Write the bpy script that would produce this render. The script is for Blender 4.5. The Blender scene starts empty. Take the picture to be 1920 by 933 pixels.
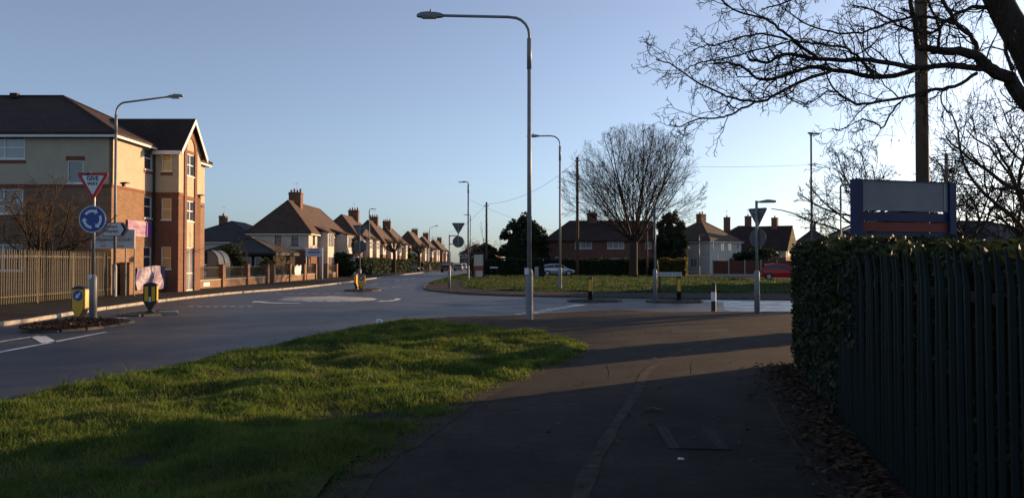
import bpy, bmesh, math, random
import numpy as np
from mathutils import Vector, Matrix
# ------------------------------------------------------------------ camera, world, sun, exposure
scene = bpy.context.scene
COL = scene.collection
F = 1450.0; HOR = 492.0; EYE = 1.6                     # focal length (px of the 1920 wide photo), horizon row, eye height
cam_d = bpy.data.cameras.new('camera'); cam = bpy.data.objects.new('camera', cam_d); COL.objects.link(cam)
cam_d.sensor_width = 36; cam_d.lens = 36 * F / 1920; cam_d.clip_end = 5000; cam_d.clip_start = .05
cam.location = (0, 0, EYE); cam.rotation_euler = (math.radians(90) + math.atan(25.5 / F), 0, 0)
scene.camera = cam
AZ, EL = math.radians(55), math.radians(9.0)
world = bpy.data.worlds.new('World'); scene.world = world; world.use_nodes = True
wn = world.node_tree; wn.nodes.clear()
sky = wn.nodes.new('ShaderNodeTexSky'); sky.sky_type = 'NISHITA'; sky.sun_disc = False
sky.sun_elevation = EL; sky.sun_rotation = AZ; sky.air_density = .8; sky.dust_density = 1.0; sky.ozone_density = 4.0; sky.altitude = 50
bg = wn.nodes.new('ShaderNodeBackground'); bg.inputs[1].default_value = .12
wo = wn.nodes.new('ShaderNodeOutputWorld'); hs = wn.nodes.new('ShaderNodeHueSaturation'); hs.inputs['Saturation'].default_value = .68; wn.links.new(sky.outputs[0], hs.inputs['Color']); tn = wn.nodes.new('ShaderNodeMix'); tn.data_type = 'RGBA'; tn.blend_type = 'MULTIPLY'; tn.inputs[0].default_value = 1; tn.inputs[7].default_value = (1, .98, .97, 1); wn.links.new(hs.outputs[0], tn.inputs[6]); wn.links.new(tn.outputs[2], bg.inputs[0]); wn.links.new(bg.outputs[0], wo.inputs[0])
sl = bpy.data.lights.new('sun', 'SUN'); sl.energy = 5.0; sl.angle = math.radians(.5); sl.color = (1, .63, .31)
sun = bpy.data.objects.new('sun', sl); COL.objects.link(sun)
sv = Vector((math.sin(AZ) * math.cos(EL), math.cos(AZ) * math.cos(EL), math.sin(EL)))
sun.rotation_euler = sv.to_track_quat('Z', 'Y').to_euler()
vs = scene.view_settings; vs.view_transform = 'Standard'; vs.look = 'None'; vs.exposure = .83; vs.gamma = 1; vs.use_curve_mapping = False
rng = random.Random(7); NP = np.random.default_rng(7)
R = math.radians
def WX(px, Y): return (px - 960) / F * Y
def WZ(py, Y): return EYE + (HOR - py) / F * Y

# ------------------------------------------------------------------ materials
MATS = {}
def nd(t, ty, **k):
    n = t.nodes.new(ty)
    for a, b in k.items(): setattr(n, a, b)
    return n
def mat(name, col, rough=.7, col2=None, scale=6, bump=0, bscale=40, metallic=0, spec=.4, transl=0, world_co=False, detail=5, rough2=None, contrast=(.35, .65), speck=0):
    m = bpy.data.materials.new(name); m.use_nodes = True; t = m.node_tree; b = t.nodes['Principled BSDF']
    b.inputs['Roughness'].default_value = rough; b.inputs['Metallic'].default_value = metallic; b.inputs['Specular IOR Level'].default_value = spec
    b.inputs['Base Color'].default_value = (*col, 1)
    if world_co: g = nd(t, 'ShaderNodeNewGeometry'); co = g.outputs['Position']
    else: g = nd(t, 'ShaderNodeTexCoord'); co = g.outputs['Object']
    if col2 is not None:
        n = nd(t, 'ShaderNodeTexNoise'); n.inputs['Scale'].default_value = scale; n.inputs['Detail'].default_value = detail; n.inputs['Roughness'].default_value = .65
        t.links.new(co, n.inputs['Vector'])
        r = nd(t, 'ShaderNodeValToRGB'); r.color_ramp.elements[0].position = contrast[0]; r.color_ramp.elements[1].position = contrast[1]
        r.color_ramp.elements[0].color = (*col, 1); r.color_ramp.elements[1].color = (*col2, 1)
        t.links.new(n.outputs['Fac'], r.inputs['Fac']); t.links.new(r.outputs['Color'], b.inputs['Base Color'])
        if speck:
            n3 = nd(t, 'ShaderNodeTexNoise'); n3.inputs['Scale'].default_value = 75; n3.inputs['Detail'].default_value = 3; t.links.new(co, n3.inputs['Vector'])
            n4 = nd(t, 'ShaderNodeTexNoise'); n4.inputs['Scale'].default_value = 7; n4.inputs['Detail'].default_value = 8; n4.inputs['Roughness'].default_value = .8; t.links.new(co, n4.inputs['Vector'])
            ad = nd(t, 'ShaderNodeMath', operation='ADD'); t.links.new(n3.outputs['Fac'], ad.inputs[0]); t.links.new(n4.outputs['Fac'], ad.inputs[1])
            m3 = nd(t, 'ShaderNodeMapRange'); m3.inputs['From Min'].default_value = .7; m3.inputs['From Max'].default_value = 1.3; m3.inputs['To Min'].default_value = 1 - speck; m3.inputs['To Max'].default_value = 1 + speck; t.links.new(ad.outputs[0], m3.inputs['Value'])
            mu = nd(t, 'ShaderNodeMix', data_type='RGBA', blend_type='MULTIPLY'); mu.inputs[0].default_value = 1
            t.links.new(r.outputs['Color'], mu.inputs[6]); t.links.new(m3.outputs['Result'], mu.inputs[7]); t.links.new(mu.outputs[2], b.inputs['Base Color'])
        if rough2 is not None:
            mr = nd(t, 'ShaderNodeMapRange'); mr.inputs['From Min'].default_value = .35; mr.inputs['From Max'].default_value = .65
            mr.inputs['To Min'].default_value = rough; mr.inputs['To Max'].default_value = rough2
            t.links.new(n.outputs['Fac'], mr.inputs['Value']); t.links.new(mr.outputs['Result'], b.inputs['Roughness'])
    if bump:
        n2 = nd(t, 'ShaderNodeTexNoise'); n2.inputs['Scale'].default_value = bscale; n2.inputs['Detail'].default_value = 4
        t.links.new(co, n2.inputs['Vector'])
        bp = nd(t, 'ShaderNodeBump'); bp.inputs['Strength'].default_value = bump; bp.inputs['Distance'].default_value = .02
        t.links.new(n2.outputs['Fac'], bp.inputs['Height']); t.links.new(bp.outputs['Normal'], b.inputs['Normal'])
    if transl:
        tr = nd(t, 'ShaderNodeBsdfTranslucent'); mx = nd(t, 'ShaderNodeMixShader'); mx.inputs[0].default_value = transl
        src = b.inputs['Base Color'].links[0].from_socket if b.inputs['Base Color'].links else None
        if src: t.links.new(src, tr.inputs['Color'])
        else: tr.inputs['Color'].default_value = (*col, 1)
        o = t.nodes['Material Output']
        t.links.new(b.outputs[0], mx.inputs[1]); t.links.new(tr.outputs[0], mx.inputs[2]); t.links.new(mx.outputs[0], o.inputs['Surface'])
    MATS[name] = m
    return m
def brickmat(name, c1, c2, mortar, bw=.225, bh=.075, ms=.008, rough=.85, bump=.4):
    m = bpy.data.materials.new(name); m.use_nodes = True; t = m.node_tree; b = t.nodes['Principled BSDF']; b.inputs['Roughness'].default_value = rough
    b.inputs['Specular IOR Level'].default_value = .2
    co = nd(t, 'ShaderNodeTexCoord'); s = nd(t, 'ShaderNodeSeparateXYZ'); t.links.new(co.outputs['Object'], s.inputs[0])
    a = nd(t, 'ShaderNodeMath', operation='ADD'); t.links.new(s.outputs[0], a.inputs[0]); t.links.new(s.outputs[1], a.inputs[1])
    c = nd(t, 'ShaderNodeCombineXYZ'); t.links.new(a.outputs[0], c.inputs[0]); t.links.new(s.outputs[2], c.inputs[1])
    k = nd(t, 'ShaderNodeTexBrick'); k.inputs['Scale'].default_value = 1; k.inputs['Brick Width'].default_value = bw; k.inputs['Row Height'].default_value = bh
    k.inputs['Mortar Size'].default_value = ms; k.inputs['Color1'].default_value = (*c1, 1); k.inputs['Color2'].default_value = (*c2, 1); k.inputs['Mortar'].default_value = (*mortar, 1)
    t.links.new(c.outputs[0], k.inputs['Vector'])
    n = nd(t, 'ShaderNodeTexNoise'); n.inputs['Scale'].default_value = 1.3; n.inputs['Detail'].default_value = 6; t.links.new(co.outputs['Object'], n.inputs['Vector'])
    mp = nd(t, 'ShaderNodeMapRange'); mp.inputs['To Min'].default_value = .72; mp.inputs['To Max'].default_value = 1.25; t.links.new(n.outputs['Fac'], mp.inputs['Value'])
    mu = nd(t, 'ShaderNodeMix', data_type='RGBA', blend_type='MULTIPLY'); mu.inputs[0].default_value = 1
    t.links.new(k.outputs['Color'], mu.inputs[6]); t.links.new(mp.outputs['Result'], mu.inputs[7]); t.links.new(mu.outputs[2], b.inputs['Base Color'])
    bp = nd(t, 'ShaderNodeBump', invert=True); bp.inputs['Strength'].default_value = bump; bp.inputs['Distance'].default_value = .01
    t.links.new(k.outputs['Fac'], bp.inputs['Height']); t.links.new(bp.outputs['Normal'], b.inputs['Normal'])
    MATS[name] = m
    return m
def roofmat(name, c1, c2, row=.16):
    m = bpy.data.materials.new(name); m.use_nodes = True; t = m.node_tree; b = t.nodes['Principled BSDF']; b.inputs['Roughness'].default_value = .8; b.inputs['Specular IOR Level'].default_value = .25
    co = nd(t, 'ShaderNodeTexCoord'); s = nd(t, 'ShaderNodeSeparateXYZ'); t.links.new(co.outputs['Object'], s.inputs[0])
    a = nd(t, 'ShaderNodeMath', operation='ADD'); t.links.new(s.outputs[0], a.inputs[0]); t.links.new(s.outputs[1], a.inputs[1])
    c = nd(t, 'ShaderNodeCombineXYZ'); t.links.new(a.outputs[0], c.inputs[0]); t.links.new(s.outputs[2], c.inputs[1])
    k = nd(t, 'ShaderNodeTexBrick'); k.inputs['Scale'].default_value = 1; k.inputs['Brick Width'].default_value = .3; k.inputs['Row Height'].default_value = row
    k.inputs['Mortar Size'].default_value = .012; k.inputs['Color1'].default_value = (*c1, 1); k.inputs['Color2'].default_value = (*c2, 1); k.inputs['Mortar'].default_value = (*[x * .35 for x in c1], 1)
    t.links.new(c.outputs[0], k.inputs['Vector'])
    n = nd(t, 'ShaderNodeTexNoise'); n.inputs['Scale'].default_value = .9; n.inputs['Detail'].default_value = 7; t.links.new(co.outputs['Object'], n.inputs['Vector'])
    mp = nd(t, 'ShaderNodeMapRange'); mp.inputs['To Min'].default_value = .6; mp.inputs['To Max'].default_value = 1.4; t.links.new(n.outputs['Fac'], mp.inputs['Value'])
    mu = nd(t, 'ShaderNodeMix', data_type='RGBA', blend_type='MULTIPLY'); mu.inputs[0].default_value = 1
    t.links.new(k.outputs['Color'], mu.inputs[6]); t.links.new(mp.outputs['Result'], mu.inputs[7]); t.links.new(mu.outputs[2], b.inputs['Base Color'])
    w = nd(t, 'ShaderNodeMath', operation='FRACT'); dv = nd(t, 'ShaderNodeMath', operation='DIVIDE'); dv.inputs[1].default_value = row
    t.links.new(s.outputs[2], dv.inputs[0]); t.links.new(dv.outputs[0], w.inputs[0])
    bp = nd(t, 'ShaderNodeBump', invert=True); bp.inputs['Strength'].default_value = .6; bp.inputs['Distance'].default_value = .03
    t.links.new(w.outputs[0], bp.inputs['Height']); t.links.new(bp.outputs['Normal'], b.inputs['Normal'])
    MATS[name] = m
    return m
def emitless_print(name, cols, scale, stretch=(1, 1, 1)):
    """printed fabric: blotches of several colours"""
    m = bpy.data.materials.new(name); m.use_nodes = True; t = m.node_tree; b = t.nodes['Principled BSDF']; b.inputs['Roughness'].default_value = .55
    co = nd(t, 'ShaderNodeTexCoord'); mp = nd(t, 'ShaderNodeMapping'); mp.inputs['Scale'].default_value = stretch; t.links.new(co.outputs['Object'], mp.inputs[0])
    n = nd(t, 'ShaderNodeTexNoise'); n.inputs['Scale'].default_value = scale; n.inputs['Detail'].default_value = 2; t.links.new(mp.outputs[0], n.inputs['Vector'])
    r = nd(t, 'ShaderNodeValToRGB'); r.color_ramp.interpolation = 'EASE'
    while len(r.color_ramp.elements) < len(cols): r.color_ramp.elements.new(.5)
    for i, c in enumerate(cols):
        r.color_ramp.elements[i].position = .3 + .4 * i / (len(cols) - 1); r.color_ramp.elements[i].color = (*c, 1)
    t.links.new(n.outputs['Fac'], r.inputs[0]); t.links.new(r.outputs[0], b.inputs['Base Color'])
    MATS[name] = m
    return m
mat('asphalt_road', (.022, .024, .027), .45, (.036, .038, .042), .6, .35, 70, world_co=True, spec=.5, rough2=.6, speck=.35)
mat('asphalt_wet', (.024, .026, .03), .22, (.035, .037, .042), 1.4, .25, 50, world_co=True, spec=.5, rough2=.5)
mat('asphalt_path', (.02, .0182, .0168), .85, (.044, .038, .032), .9, .8, 90, world_co=True, spec=.1, speck=.55)
mat('asphalt_seam', (.034, .031, .027), .9, (.075, .065, .054), 5, .6, 60, world_co=True, spec=.08, speck=.5)
mat('asphalt_patch', (.018, .018, .018), .8, (.03, .029, .028), 3, .5, 80, world_co=True, spec=.2)
mat('paint_worn', (.2, .2, .2), .75, (.46, .46, .45), 3, .2, 60, world_co=True, speck=.3)
mat('paint_white', (.42, .42, .42), .7, (.75, .75, .74), 5, .2, 60, world_co=True)
mat('kerb_dirt_shade', (.05, .046, .04), .9, (.1, .092, .08), 5, .4, 50)  # dirt on the island kerbs, painted shade on the far kerb
mat('kerb', (.2, .185, .165), .85, (.36, .335, .3), 4, .3, 60)
mat('soil', (.03, .026, .019), .95, (.055, .047, .032), 4, .5, 40, world_co=True, spec=.1)
mat('turf', (.03, .045, .012), .9, (.06, .075, .02), 2.5, .7, 60, world_co=True, spec=.1)
mat('blade', (.045, .095, .014), .55, (.145, .19, .034), 1.6, transl=.52, world_co=True, spec=.25)
mat('blade_dry', (.13, .115, .04), .7, (.22, .18, .08), 3, transl=.4, world_co=True, spec=.1)
mat('blade_far', (.036, .07, .013), .6, (.062, .09, .02), .35, transl=.45, world_co=True, spec=.2)
mat('dead_leaf', (.035, .018, .009), .85, (.11, .06, .03), 9, transl=.2, world_co=True)
mat('render_cream', (.4, .345, .26), .9, (.46, .4, .3), 1.2, .15, 60, spec=.15)
mat('render_white', (.46, .42, .37), .9, (.56, .51, .45), 1.5, .15, 60, spec=.15)
mat('upvc', (.78, .77, .74), .4, (.7, .69, .66), 3)
mat('white_board', (.62, .63, .64), .5, (.7, .71, .72), 2)
mat('glass', (.03, .036, .045), .06, (.05, .06, .075), .8, spec=.9)
mat('glass_blind', (.17, .18, .2), .1, (.28, .28, .29), 1.2, spec=.8)
mat('glass_gold', (.42, .3, .1), .15, (.52, .38, .15), 1.5, spec=.7)
mat('brown_frame', (.06, .03, .015), .5)
mat('black_trim', (.012, .012, .013), .5, (.02, .02, .022), 4)
brickmat('brick', (.18, .092, .05), (.25, .135, .078), (.25, .2, .15))
brickmat('brick_red', (.145, .06, .036), (.2, .085, .052), (.19, .15, .12))
brickmat('brick_brown', (.13, .052, .032), (.18, .078, .046), (.16, .12, .1))
mat('brick_trim', (.16, .055, .03), .85, (.22, .085, .048), 8, .2, 50)
roofmat('roof_dark', (.04, .022, .017), (.055, .032, .024))
roofmat('roof_brown', (.078, .046, .032), (.11, .066, .045))
roofmat('roof_slate', (.045, .04, .038), (.065, .057, .053))
mat('galv', (.22, .23, .24), .5, (.32, .33, .34), 5, metallic=.55)
mat('grey_paint', (.17, .175, .18), .5, (.23, .235, .24), 3, spec=.4)
mat('palisade', (.055, .046, .033), .6, (.115, .098, .068), 6, spec=.25)
mat('green_steel', (.003, .0095, .009), .55, (.005, .015, .0135), 8, spec=.15)
mat('wood_pole', (.075, .045, .028), .85, (.13, .085, .055), 3, .4, 30)
mat('fence_wood', (.085, .028, .018), .85, (.12, .045, .027), 2, .2, 30)
mat('painted_shade_wall', (.02, .016, .013), .85, (.035, .028, .022), 3, .3, 20, spec=.1)  # near-black wall colour that stands in for shade on the outbuilding
mat('concrete', (.3, .29, .27), .85, (.4, .38, .35), 4, .3, 30)
mat('bark', (.032, .024, .018), .9, (.06, .045, .034), 6, .5, 30, spec=.15)
mat('bark_dark', (.03, .023, .018), .9, (.055, .042, .032), 8, .5, 40, spec=.15)
mat('bark_pale', (.12, .09, .06), .85, (.18, .14, .1), 6, .3, 40, spec=.15)
mat('twig_brown', (.04, .026, .016), .9, (.07, .046, .028), 3, spec=.15)
mat('leaf_ivy', (.018, .026, .009), .6, (.045, .058, .02), 7, transl=.18, spec=.2)
mat('leaf_dark', (.014, .026, .012), .6, (.035, .055, .022), 3, transl=.2, spec=.3)
mat('leaf_olive', (.08, .07, .018), .6, (.16, .13, .04), 3, transl=.3, spec=.3)
mat('leaf_laurel', (.06, .085, .016), .4, (.13, .15, .03), 4, transl=.35, spec=.5)
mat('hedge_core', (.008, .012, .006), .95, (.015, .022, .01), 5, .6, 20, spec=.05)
mat('sign_blue', (.012, .05, .24), .4, (.016, .06, .27), 3)
mat('sign_red', (.42, .025, .025), .45, (.36, .03, .03), 5)
mat('sign_white', (.62, .63, .65), .45, (.7, .71, .72), 5)
mat('sign_black', (.012, .012, .014), .5)
mat('sign_back', (.075, .08, .085), .55, (.11, .115, .12), 4, metallic=.3)
mat('bollard_yellow', (.62, .33, .015), .4, (.7, .39, .02), 4)
mat('bollard_black', (.013, .013, .014), .45, (.022, .022, .024), 4)
mat('board_navy', (.005, .013, .065), .5, (.007, .018, .085), 3)
mat('board_red', (.17, .02, .012), .5, (.21, .026, .015), 3)
mat('board_grey', (.2, .21, .225), .6, (.25, .26, .275), 1.5)
mat('lamp_lens', (.35, .36, .36), .25)
mat('poly_sheet', (.22, .24, .23), .3, (.28, .3, .28), 3, transl=.4)
mat('kiosk_cream', (.5, .45, .36), .35, (.56, .5, .4), 2)
mat('kiosk_red', (.28, .05, .03), .45)
mat('tyre', (.014, .014, .014), .85)
mat('rim', (.4, .41, .42), .35, metallic=.7)
mat('car_glass', (.015, .018, .022), .06, spec=.9)
mat('car_silver', (.46, .47, .5), .3, (.5, .51, .54), 2, metallic=.4)
mat('car_red', (.4, .02, .025), .28, (.44, .025, .03), 2)
mat('car_maroon', (.09, .02, .025), .3); mat('car_grey', (.2, .21, .22), .3, metallic=.3); mat('car_white', (.66, .66, .66), .3); mat('car_black', (.015, .015, .018), .25); mat('car_blue', (.03, .05, .11), .3)
mat('head_lens', (.6, .6, .6), .1); mat('tail_lens', (.4, .01, .01), .2); mat('plate', (.6, .5, .08), .5)
mat('iron', (.026, .025, .023), .8, (.06, .056, .052), 12, .4, 60, spec=.15)
mat('litter', (.6, .6, .6), .6, (.75, .74, .72), 20)
emitless_print('banner_print', [(.04, .017, .11), (.1, .06, .18), (.23, .2, .25), (.08, .05, .17), (.19, .08, .11)], 1.6, (1, 1, 1.2))
emitless_print('banner_pink', [(.13, .035, .14), (.24, .12, .23), (.33, .28, .32)], 1.4, (1, .7, 3))
mat('purple', (.16, .04, .3), .6)
mat('ink_blue', (.05, .1, .3), .6); mat('ink_red', (.5, .06, .05), .6)

# ------------------------------------------------------------------ mesh helpers
class MB:
    def __init__(s): s.v = []; s.f = []
    def quad(s, *p):
        n = len(s.v); s.v += [tuple(q) for q in p]; s.f.append(tuple(range(n, n + len(p)))); return s
    def box(s, x0, x1, y0, y1, z0, z1):
        n = len(s.v)
        s.v += [(x0, y0, z0), (x1, y0, z0), (x1, y1, z0), (x0, y1, z0), (x0, y0, z1), (x1, y0, z1), (x1, y1, z1), (x0, y1, z1)]
        s.f += [tuple(n + i for i in q) for q in ((3, 2, 1, 0), (4, 5, 6, 7), (0, 1, 5, 4), (1, 2, 6, 5), (2, 3, 7, 6), (3, 0, 4, 7))]; return s
    def cbox(s, x0, x1, y0, y1, z0, z1, c):
        """box with chamfered top edges"""
        n = len(s.v)
        for (a, b, z) in ((0, 0, z0), (0, 0, z1 - c), (c, c, z1)):
            s.v += [(x0 + a, y0 + b, z), (x1 - a, y0 + b, z), (x1 - a, y1 - b, z), (x0 + a, y1 - b, z)]
        for k in (0, 4):
            for i in range(4): j = (i + 1) % 4; s.f.append((n + k + i, n + k + j, n + k + 4 + j, n + k + 4 + i))
        s.f += [(n + 3, n + 2, n + 1, n), (n + 8, n + 9, n + 10, n + 11)]; return s
    def prism(s, pts, y0, y1):
        """pts = (x, z) outline counter-clockwise seen from -y; extruded along y"""
        n = len(s.v); k = len(pts)
        s.v += [(x, y0, z) for x, z in pts] + [(x, y1, z) for x, z in pts]
        s.f.append(tuple(range(n, n + k))); s.f.append(tuple(range(n + 2 * k - 1, n + k - 1, -1)))
        for i in range(k): j = (i + 1) % k; s.f.append((n + j, n + i, n + k + i, n + k + j))
        return s
    def slab(s, pts, z0, z1):
        n = len(s.v); k = len(pts)
        s.v += [(x, y, z1) for x, y in pts] + [(x, y, z0) for x, y in pts]
        s.f.append(tuple(range(n, n + k)))
        for i in range(k): j = (i + 1) % k; s.f.append((n + j, n + i, n + k + i, n + k + j))
        return s
    def tube(s, pts, rad, k=6, cap=True):
        n0 = len(s.v); P = [Vector(p) for p in pts]; m = len(P)
        if not hasattr(rad, '__len__'): rad = [rad] * m
        u = None
        for i in range(m):
            d = (P[min(i + 1, m - 1)] - P[max(i - 1, 0)])
            if d.length < 1e-9: d = Vector((0, 0, 1))
            d.normalize()
            if u is None:
                u = d.orthogonal().normalized()
            else:
                u = (u - d * u.dot(d))
                u = u.normalized() if u.length > 1e-6 else d.orthogonal().normalized()
            w = d.cross(u); r = rad[i]; p = P[i]
            for j in range(k):
                a = 2 * math.pi * j / k; ca, sa = math.cos(a) * r, math.sin(a) * r
                s.v.append((p.x + u.x * ca + w.x * sa, p.y + u.y * ca + w.y * sa, p.z + u.z * ca + w.z * sa))
        for i in range(m - 1):
            a = n0 + i * k
            for j in range(k): j2 = (j + 1) % k; s.f.append((a + j, a + j2, a + k + j2, a + k + j))
        if cap:
            s.f.append(tuple(range(n0 + k - 1, n0 - 1, -1))); s.f.append(tuple(range(n0 + (m - 1) * k, n0 + m * k)))
        return s
    def disc(s, c, r, y0, y1, k=32):
        """disc facing -y"""
        return s.prism([(c[0] + r * math.cos(2 * math.pi * i / k), c[1] + r * math.sin(2 * math.pi * i / k)) for i in range(k)], y0, y1)
    def build(s, name, m, parent=None, smooth=False, loc=None):
        me = bpy.data.meshes.new(name); me.from_pydata(s.v, [], s.f); me.materials.append(MATS[m])
        if smooth: me.polygons.foreach_set('use_smooth', [True] * len(me.polygons))
        me.update(); o = bpy.data.objects.new(name, me); COL.objects.link(o)
        if parent: o.parent = parent
        if loc: o.location = loc
        return o
def npmesh(name, V, T, m, parent=None, k=3):
    me = bpy.data.meshes.new(name); me.vertices.add(len(V)); me.vertices.foreach_set('co', np.asarray(V, dtype=np.float32).ravel())
    n = len(T); me.loops.add(n * k); me.loops.foreach_set('vertex_index', np.asarray(T, dtype=np.int32).ravel())
    me.polygons.add(n); me.polygons.foreach_set('loop_start', np.arange(0, n * k, k, dtype=np.int32)); me.polygons.foreach_set('loop_total', np.full(n, k, dtype=np.int32))
    me.update(calc_edges=True); me.validate(); me.materials.append(MATS[m])
    o = bpy.data.objects.new(name, me); COL.objects.link(o)
    if parent: o.parent = parent
    return o
def tag(o, label, cat=None, group=None, kind=None):
    if label: o['label'] = label
    if cat: o['category'] = cat
    if group: o['group'] = group
    if kind: o['kind'] = kind
    return o
def thing(name, label, cat, loc=(0, 0, 0), rz=0, group=None):
    o = bpy.data.objects.new(name, None); COL.objects.link(o); o.empty_display_size = .2
    o.location = loc; o.rotation_euler = (0, 0, rz)
    return tag(o, label, cat, group)
def struct(o, label=None): o['kind'] = 'structure'; return tag(o, label)
def share(name, me, parent, loc, rz=0):
    o = bpy.data.objects.new(name, me); COL.objects.link(o); o.parent = parent; o.location = loc; o.rotation_euler = (0, 0, rz); return o
def text(name, body, size, m, parent, loc, rot=(math.pi / 2, 0, 0), ex=.002, align='CENTER', sx=1, bold=0):
    cu = bpy.data.curves.new(name, 'FONT'); cu.body = body; cu.size = size; cu.extrude = ex; cu.align_x = align; cu.align_y = 'CENTER'; cu.offset = bold; cu.resolution_u = 4
    tmp = bpy.data.objects.new(name + '_curve', cu); COL.objects.link(tmp)
    dg = bpy.context.evaluated_depsgraph_get(); me = bpy.data.meshes.new_from_object(tmp.evaluated_get(dg))
    bpy.data.objects.remove(tmp); bpy.data.curves.remove(cu)
    me.materials.clear(); me.materials.append(MATS[m])
    o = bpy.data.objects.new(name, me); COL.objects.link(o); o.parent = parent; o.location = loc; o.rotation_euler = rot; o.scale = (sx, 1, 1)
    return o
def in_poly(x, y, P):
    r = np.zeros(len(x), bool); n = len(P)
    for i in range(n):
        x0, y0 = P[i]; x1, y1 = P[(i + 1) % n]
        if y0 == y1: continue
        c = ((y0 > y) != (y1 > y)) & (x < (x1 - x0) * (y - y0) / (y1 - y0) + x0); r ^= c
    return r
def smooth_line(P, n=6):
    out = []
    for i in range(len(P) - 1):
        p0 = P[max(i - 1, 0)]; p1 = P[i]; p2 = P[i + 1]; p3 = P[min(i + 2, len(P) - 1)]
        for k in range(n):
            t = k / n
            out.append(tuple(.5 * ((2 * p1[a]) + (-p0[a] + p2[a]) * t + (2 * p0[a] - 5 * p1[a] + 4 * p2[a] - p3[a]) * t * t + (-p0[a] + 3 * p1[a] - 3 * p2[a] + p3[a]) * t ** 3) for a in range(len(p1))))
    out.append(tuple(P[-1])); return out

# ------------------------------------------------------------------ the setting: ground, roads, footways
RZ = -.10
g = MB(); g.quad((-3000, -1500, -.2), (3000, -1500, -.2), (3000, 4000, -.2), (-3000, 4000, -.2)); struct(g.build('ground', 'turf'))
left_kerb = smooth_line([(-13.0, -12), (-13.2, 8), (-13.8, 20.9), (-14.7, 27), (-15.4, 35.7), (-15.2, 43), (-14.2, 50), (-14, 66), (-14.6, 80), (-15, 110), (-14.6, 180), (-12, 300)], 6)
right_near = smooth_line([(-6.2, -12), (-6.15, 6), (-5.9, 9), (-5.3, 11.7), (-4.66, 14.7), (-3.9, 19), (-3.2, 21.4), (-1.9, 22.6), (.5, 23.9), (2.2, 25.4), (3.4, 26.1), (4.3, 25.6), (5.2, 25.1), (7, 25.3), (9, 25.2), (30, 26.2), (160, 30)], 5)
right_far = smooth_line([(160, 36), (30, 34), (12.6, 35), (5, 37), (1, 38.7), (-1.7, 40.7), (-3.3, 43), (-4.7, 46.2), (-5.6, 50), (-6.2, 57), (-6.6, 70), (-7, 116), (-6.6, 180), (-4, 300)], 5)
rd = MB(); rd.slab([(-12.5, -12), (-6, -12), (160, 29), (160, 37), (0, 42), (-4, 60), (-3, 300), (-13, 300), (-17, 60), (-17, 30)], -.19, RZ); struct(rd.build('main_road', 'asphalt_road'))
wet = MB(); wet.quad(*[(x, y, RZ + .004) for x, y in smooth_line([(8.6, 24.8), (40, 26), (40, 34), (9.5, 36), (9, 33), (8.2, 30), (7.6, 27), (8.6, 24.8)], 2)[:-1]]); struct(wet.build('wet_road_surface', 'asphalt_wet'))
lf = MB(); lf.slab([(p[0], p[1]) for p in left_kerb] + [(-60, 300), (-60, -12)], -.19, 0); struct(lf.build('left_footway', 'asphalt_path'))
nf = MB(); nf.slab([(p[0], p[1]) for p in reversed(right_near)] + [(-6.2, -12.01), (160, -12)], -.19, 0); struct(nf.build('near_footway', 'asphalt_path'))
ff = MB(); ff.slab([(p[0], p[1]) for p in reversed(right_far)] + [(160, 36.01), (160, 300)][::1], -.19, 0)
ff_o = struct(ff.build('far_footway', 'asphalt_path'))
for o in (lf, nf, ff): pass
# gardens behind the left wall
gl = MB(); gl.quad((-60, 24, .004), (-19.45, 24, .004), (-19.45, 300, .004), (-60, 300, .004)); struct(gl.build('garden_lawn', 'turf'))
# kerbs: one stone per piece
kb = MB(); kb.cbox(-.45, .45, -.065, .065, -.13, .006, .018); kerb_me = kb.build('kerb_stone', 'kerb').data
bpy.data.objects.remove(bpy.data.objects['kerb_stone'])
kb = MB(); kb.cbox(-.45, .45, -.065, .065, -.13, .006, .018); kerb_dark = kb.build('kerb_stone', 'kerb_dirt_shade').data
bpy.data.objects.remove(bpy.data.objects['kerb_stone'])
def kerb_run(name, line, ymax, off, label, me=None):
    root = bpy.data.objects.new(name, None); COL.objects.link(root); struct(root, label)
    P = [Vector((p[0], p[1], 0)) for p in line]; acc = 0; i = 0; pos = P[0].copy(); n = 0
    cum = [0]
    for a, b in zip(P, P[1:]): cum.append(cum[-1] + (b - a).length)
    s = .45
    while s < cum[-1]:
        while i < len(P) - 2 and cum[i + 1] < s: i += 1
        a, b = P[i], P[i + 1]; d = (b - a).normalized(); q = a + d * (s - cum[i]); nrm = Vector((-d.y, d.x, 0)) * off
        s += .912
        if q.y > ymax or q.y < -2 or abs(q.x) > 34: continue
        share('kerb_stone', me or kerb_me, root, (q.x + nrm.x + rng.gauss(0, .004), q.y + nrm.y, rng.uniform(-.005, .006)), math.atan2(d.y, d.x) + rng.gauss(0, .008)); n += 1
        if n >= 295: break
    return root
kerb_run('left_kerb', left_kerb, 130, -.06, 'pale concrete kerb along the left footway')
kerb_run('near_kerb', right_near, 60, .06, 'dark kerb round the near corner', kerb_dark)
kerb_run('far_kerb', right_far, 130, .06, 'kerb round the far green with its face shade painted dark', kerb_dark)  # dark stone colour stands in for the shade on the kerb face
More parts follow.
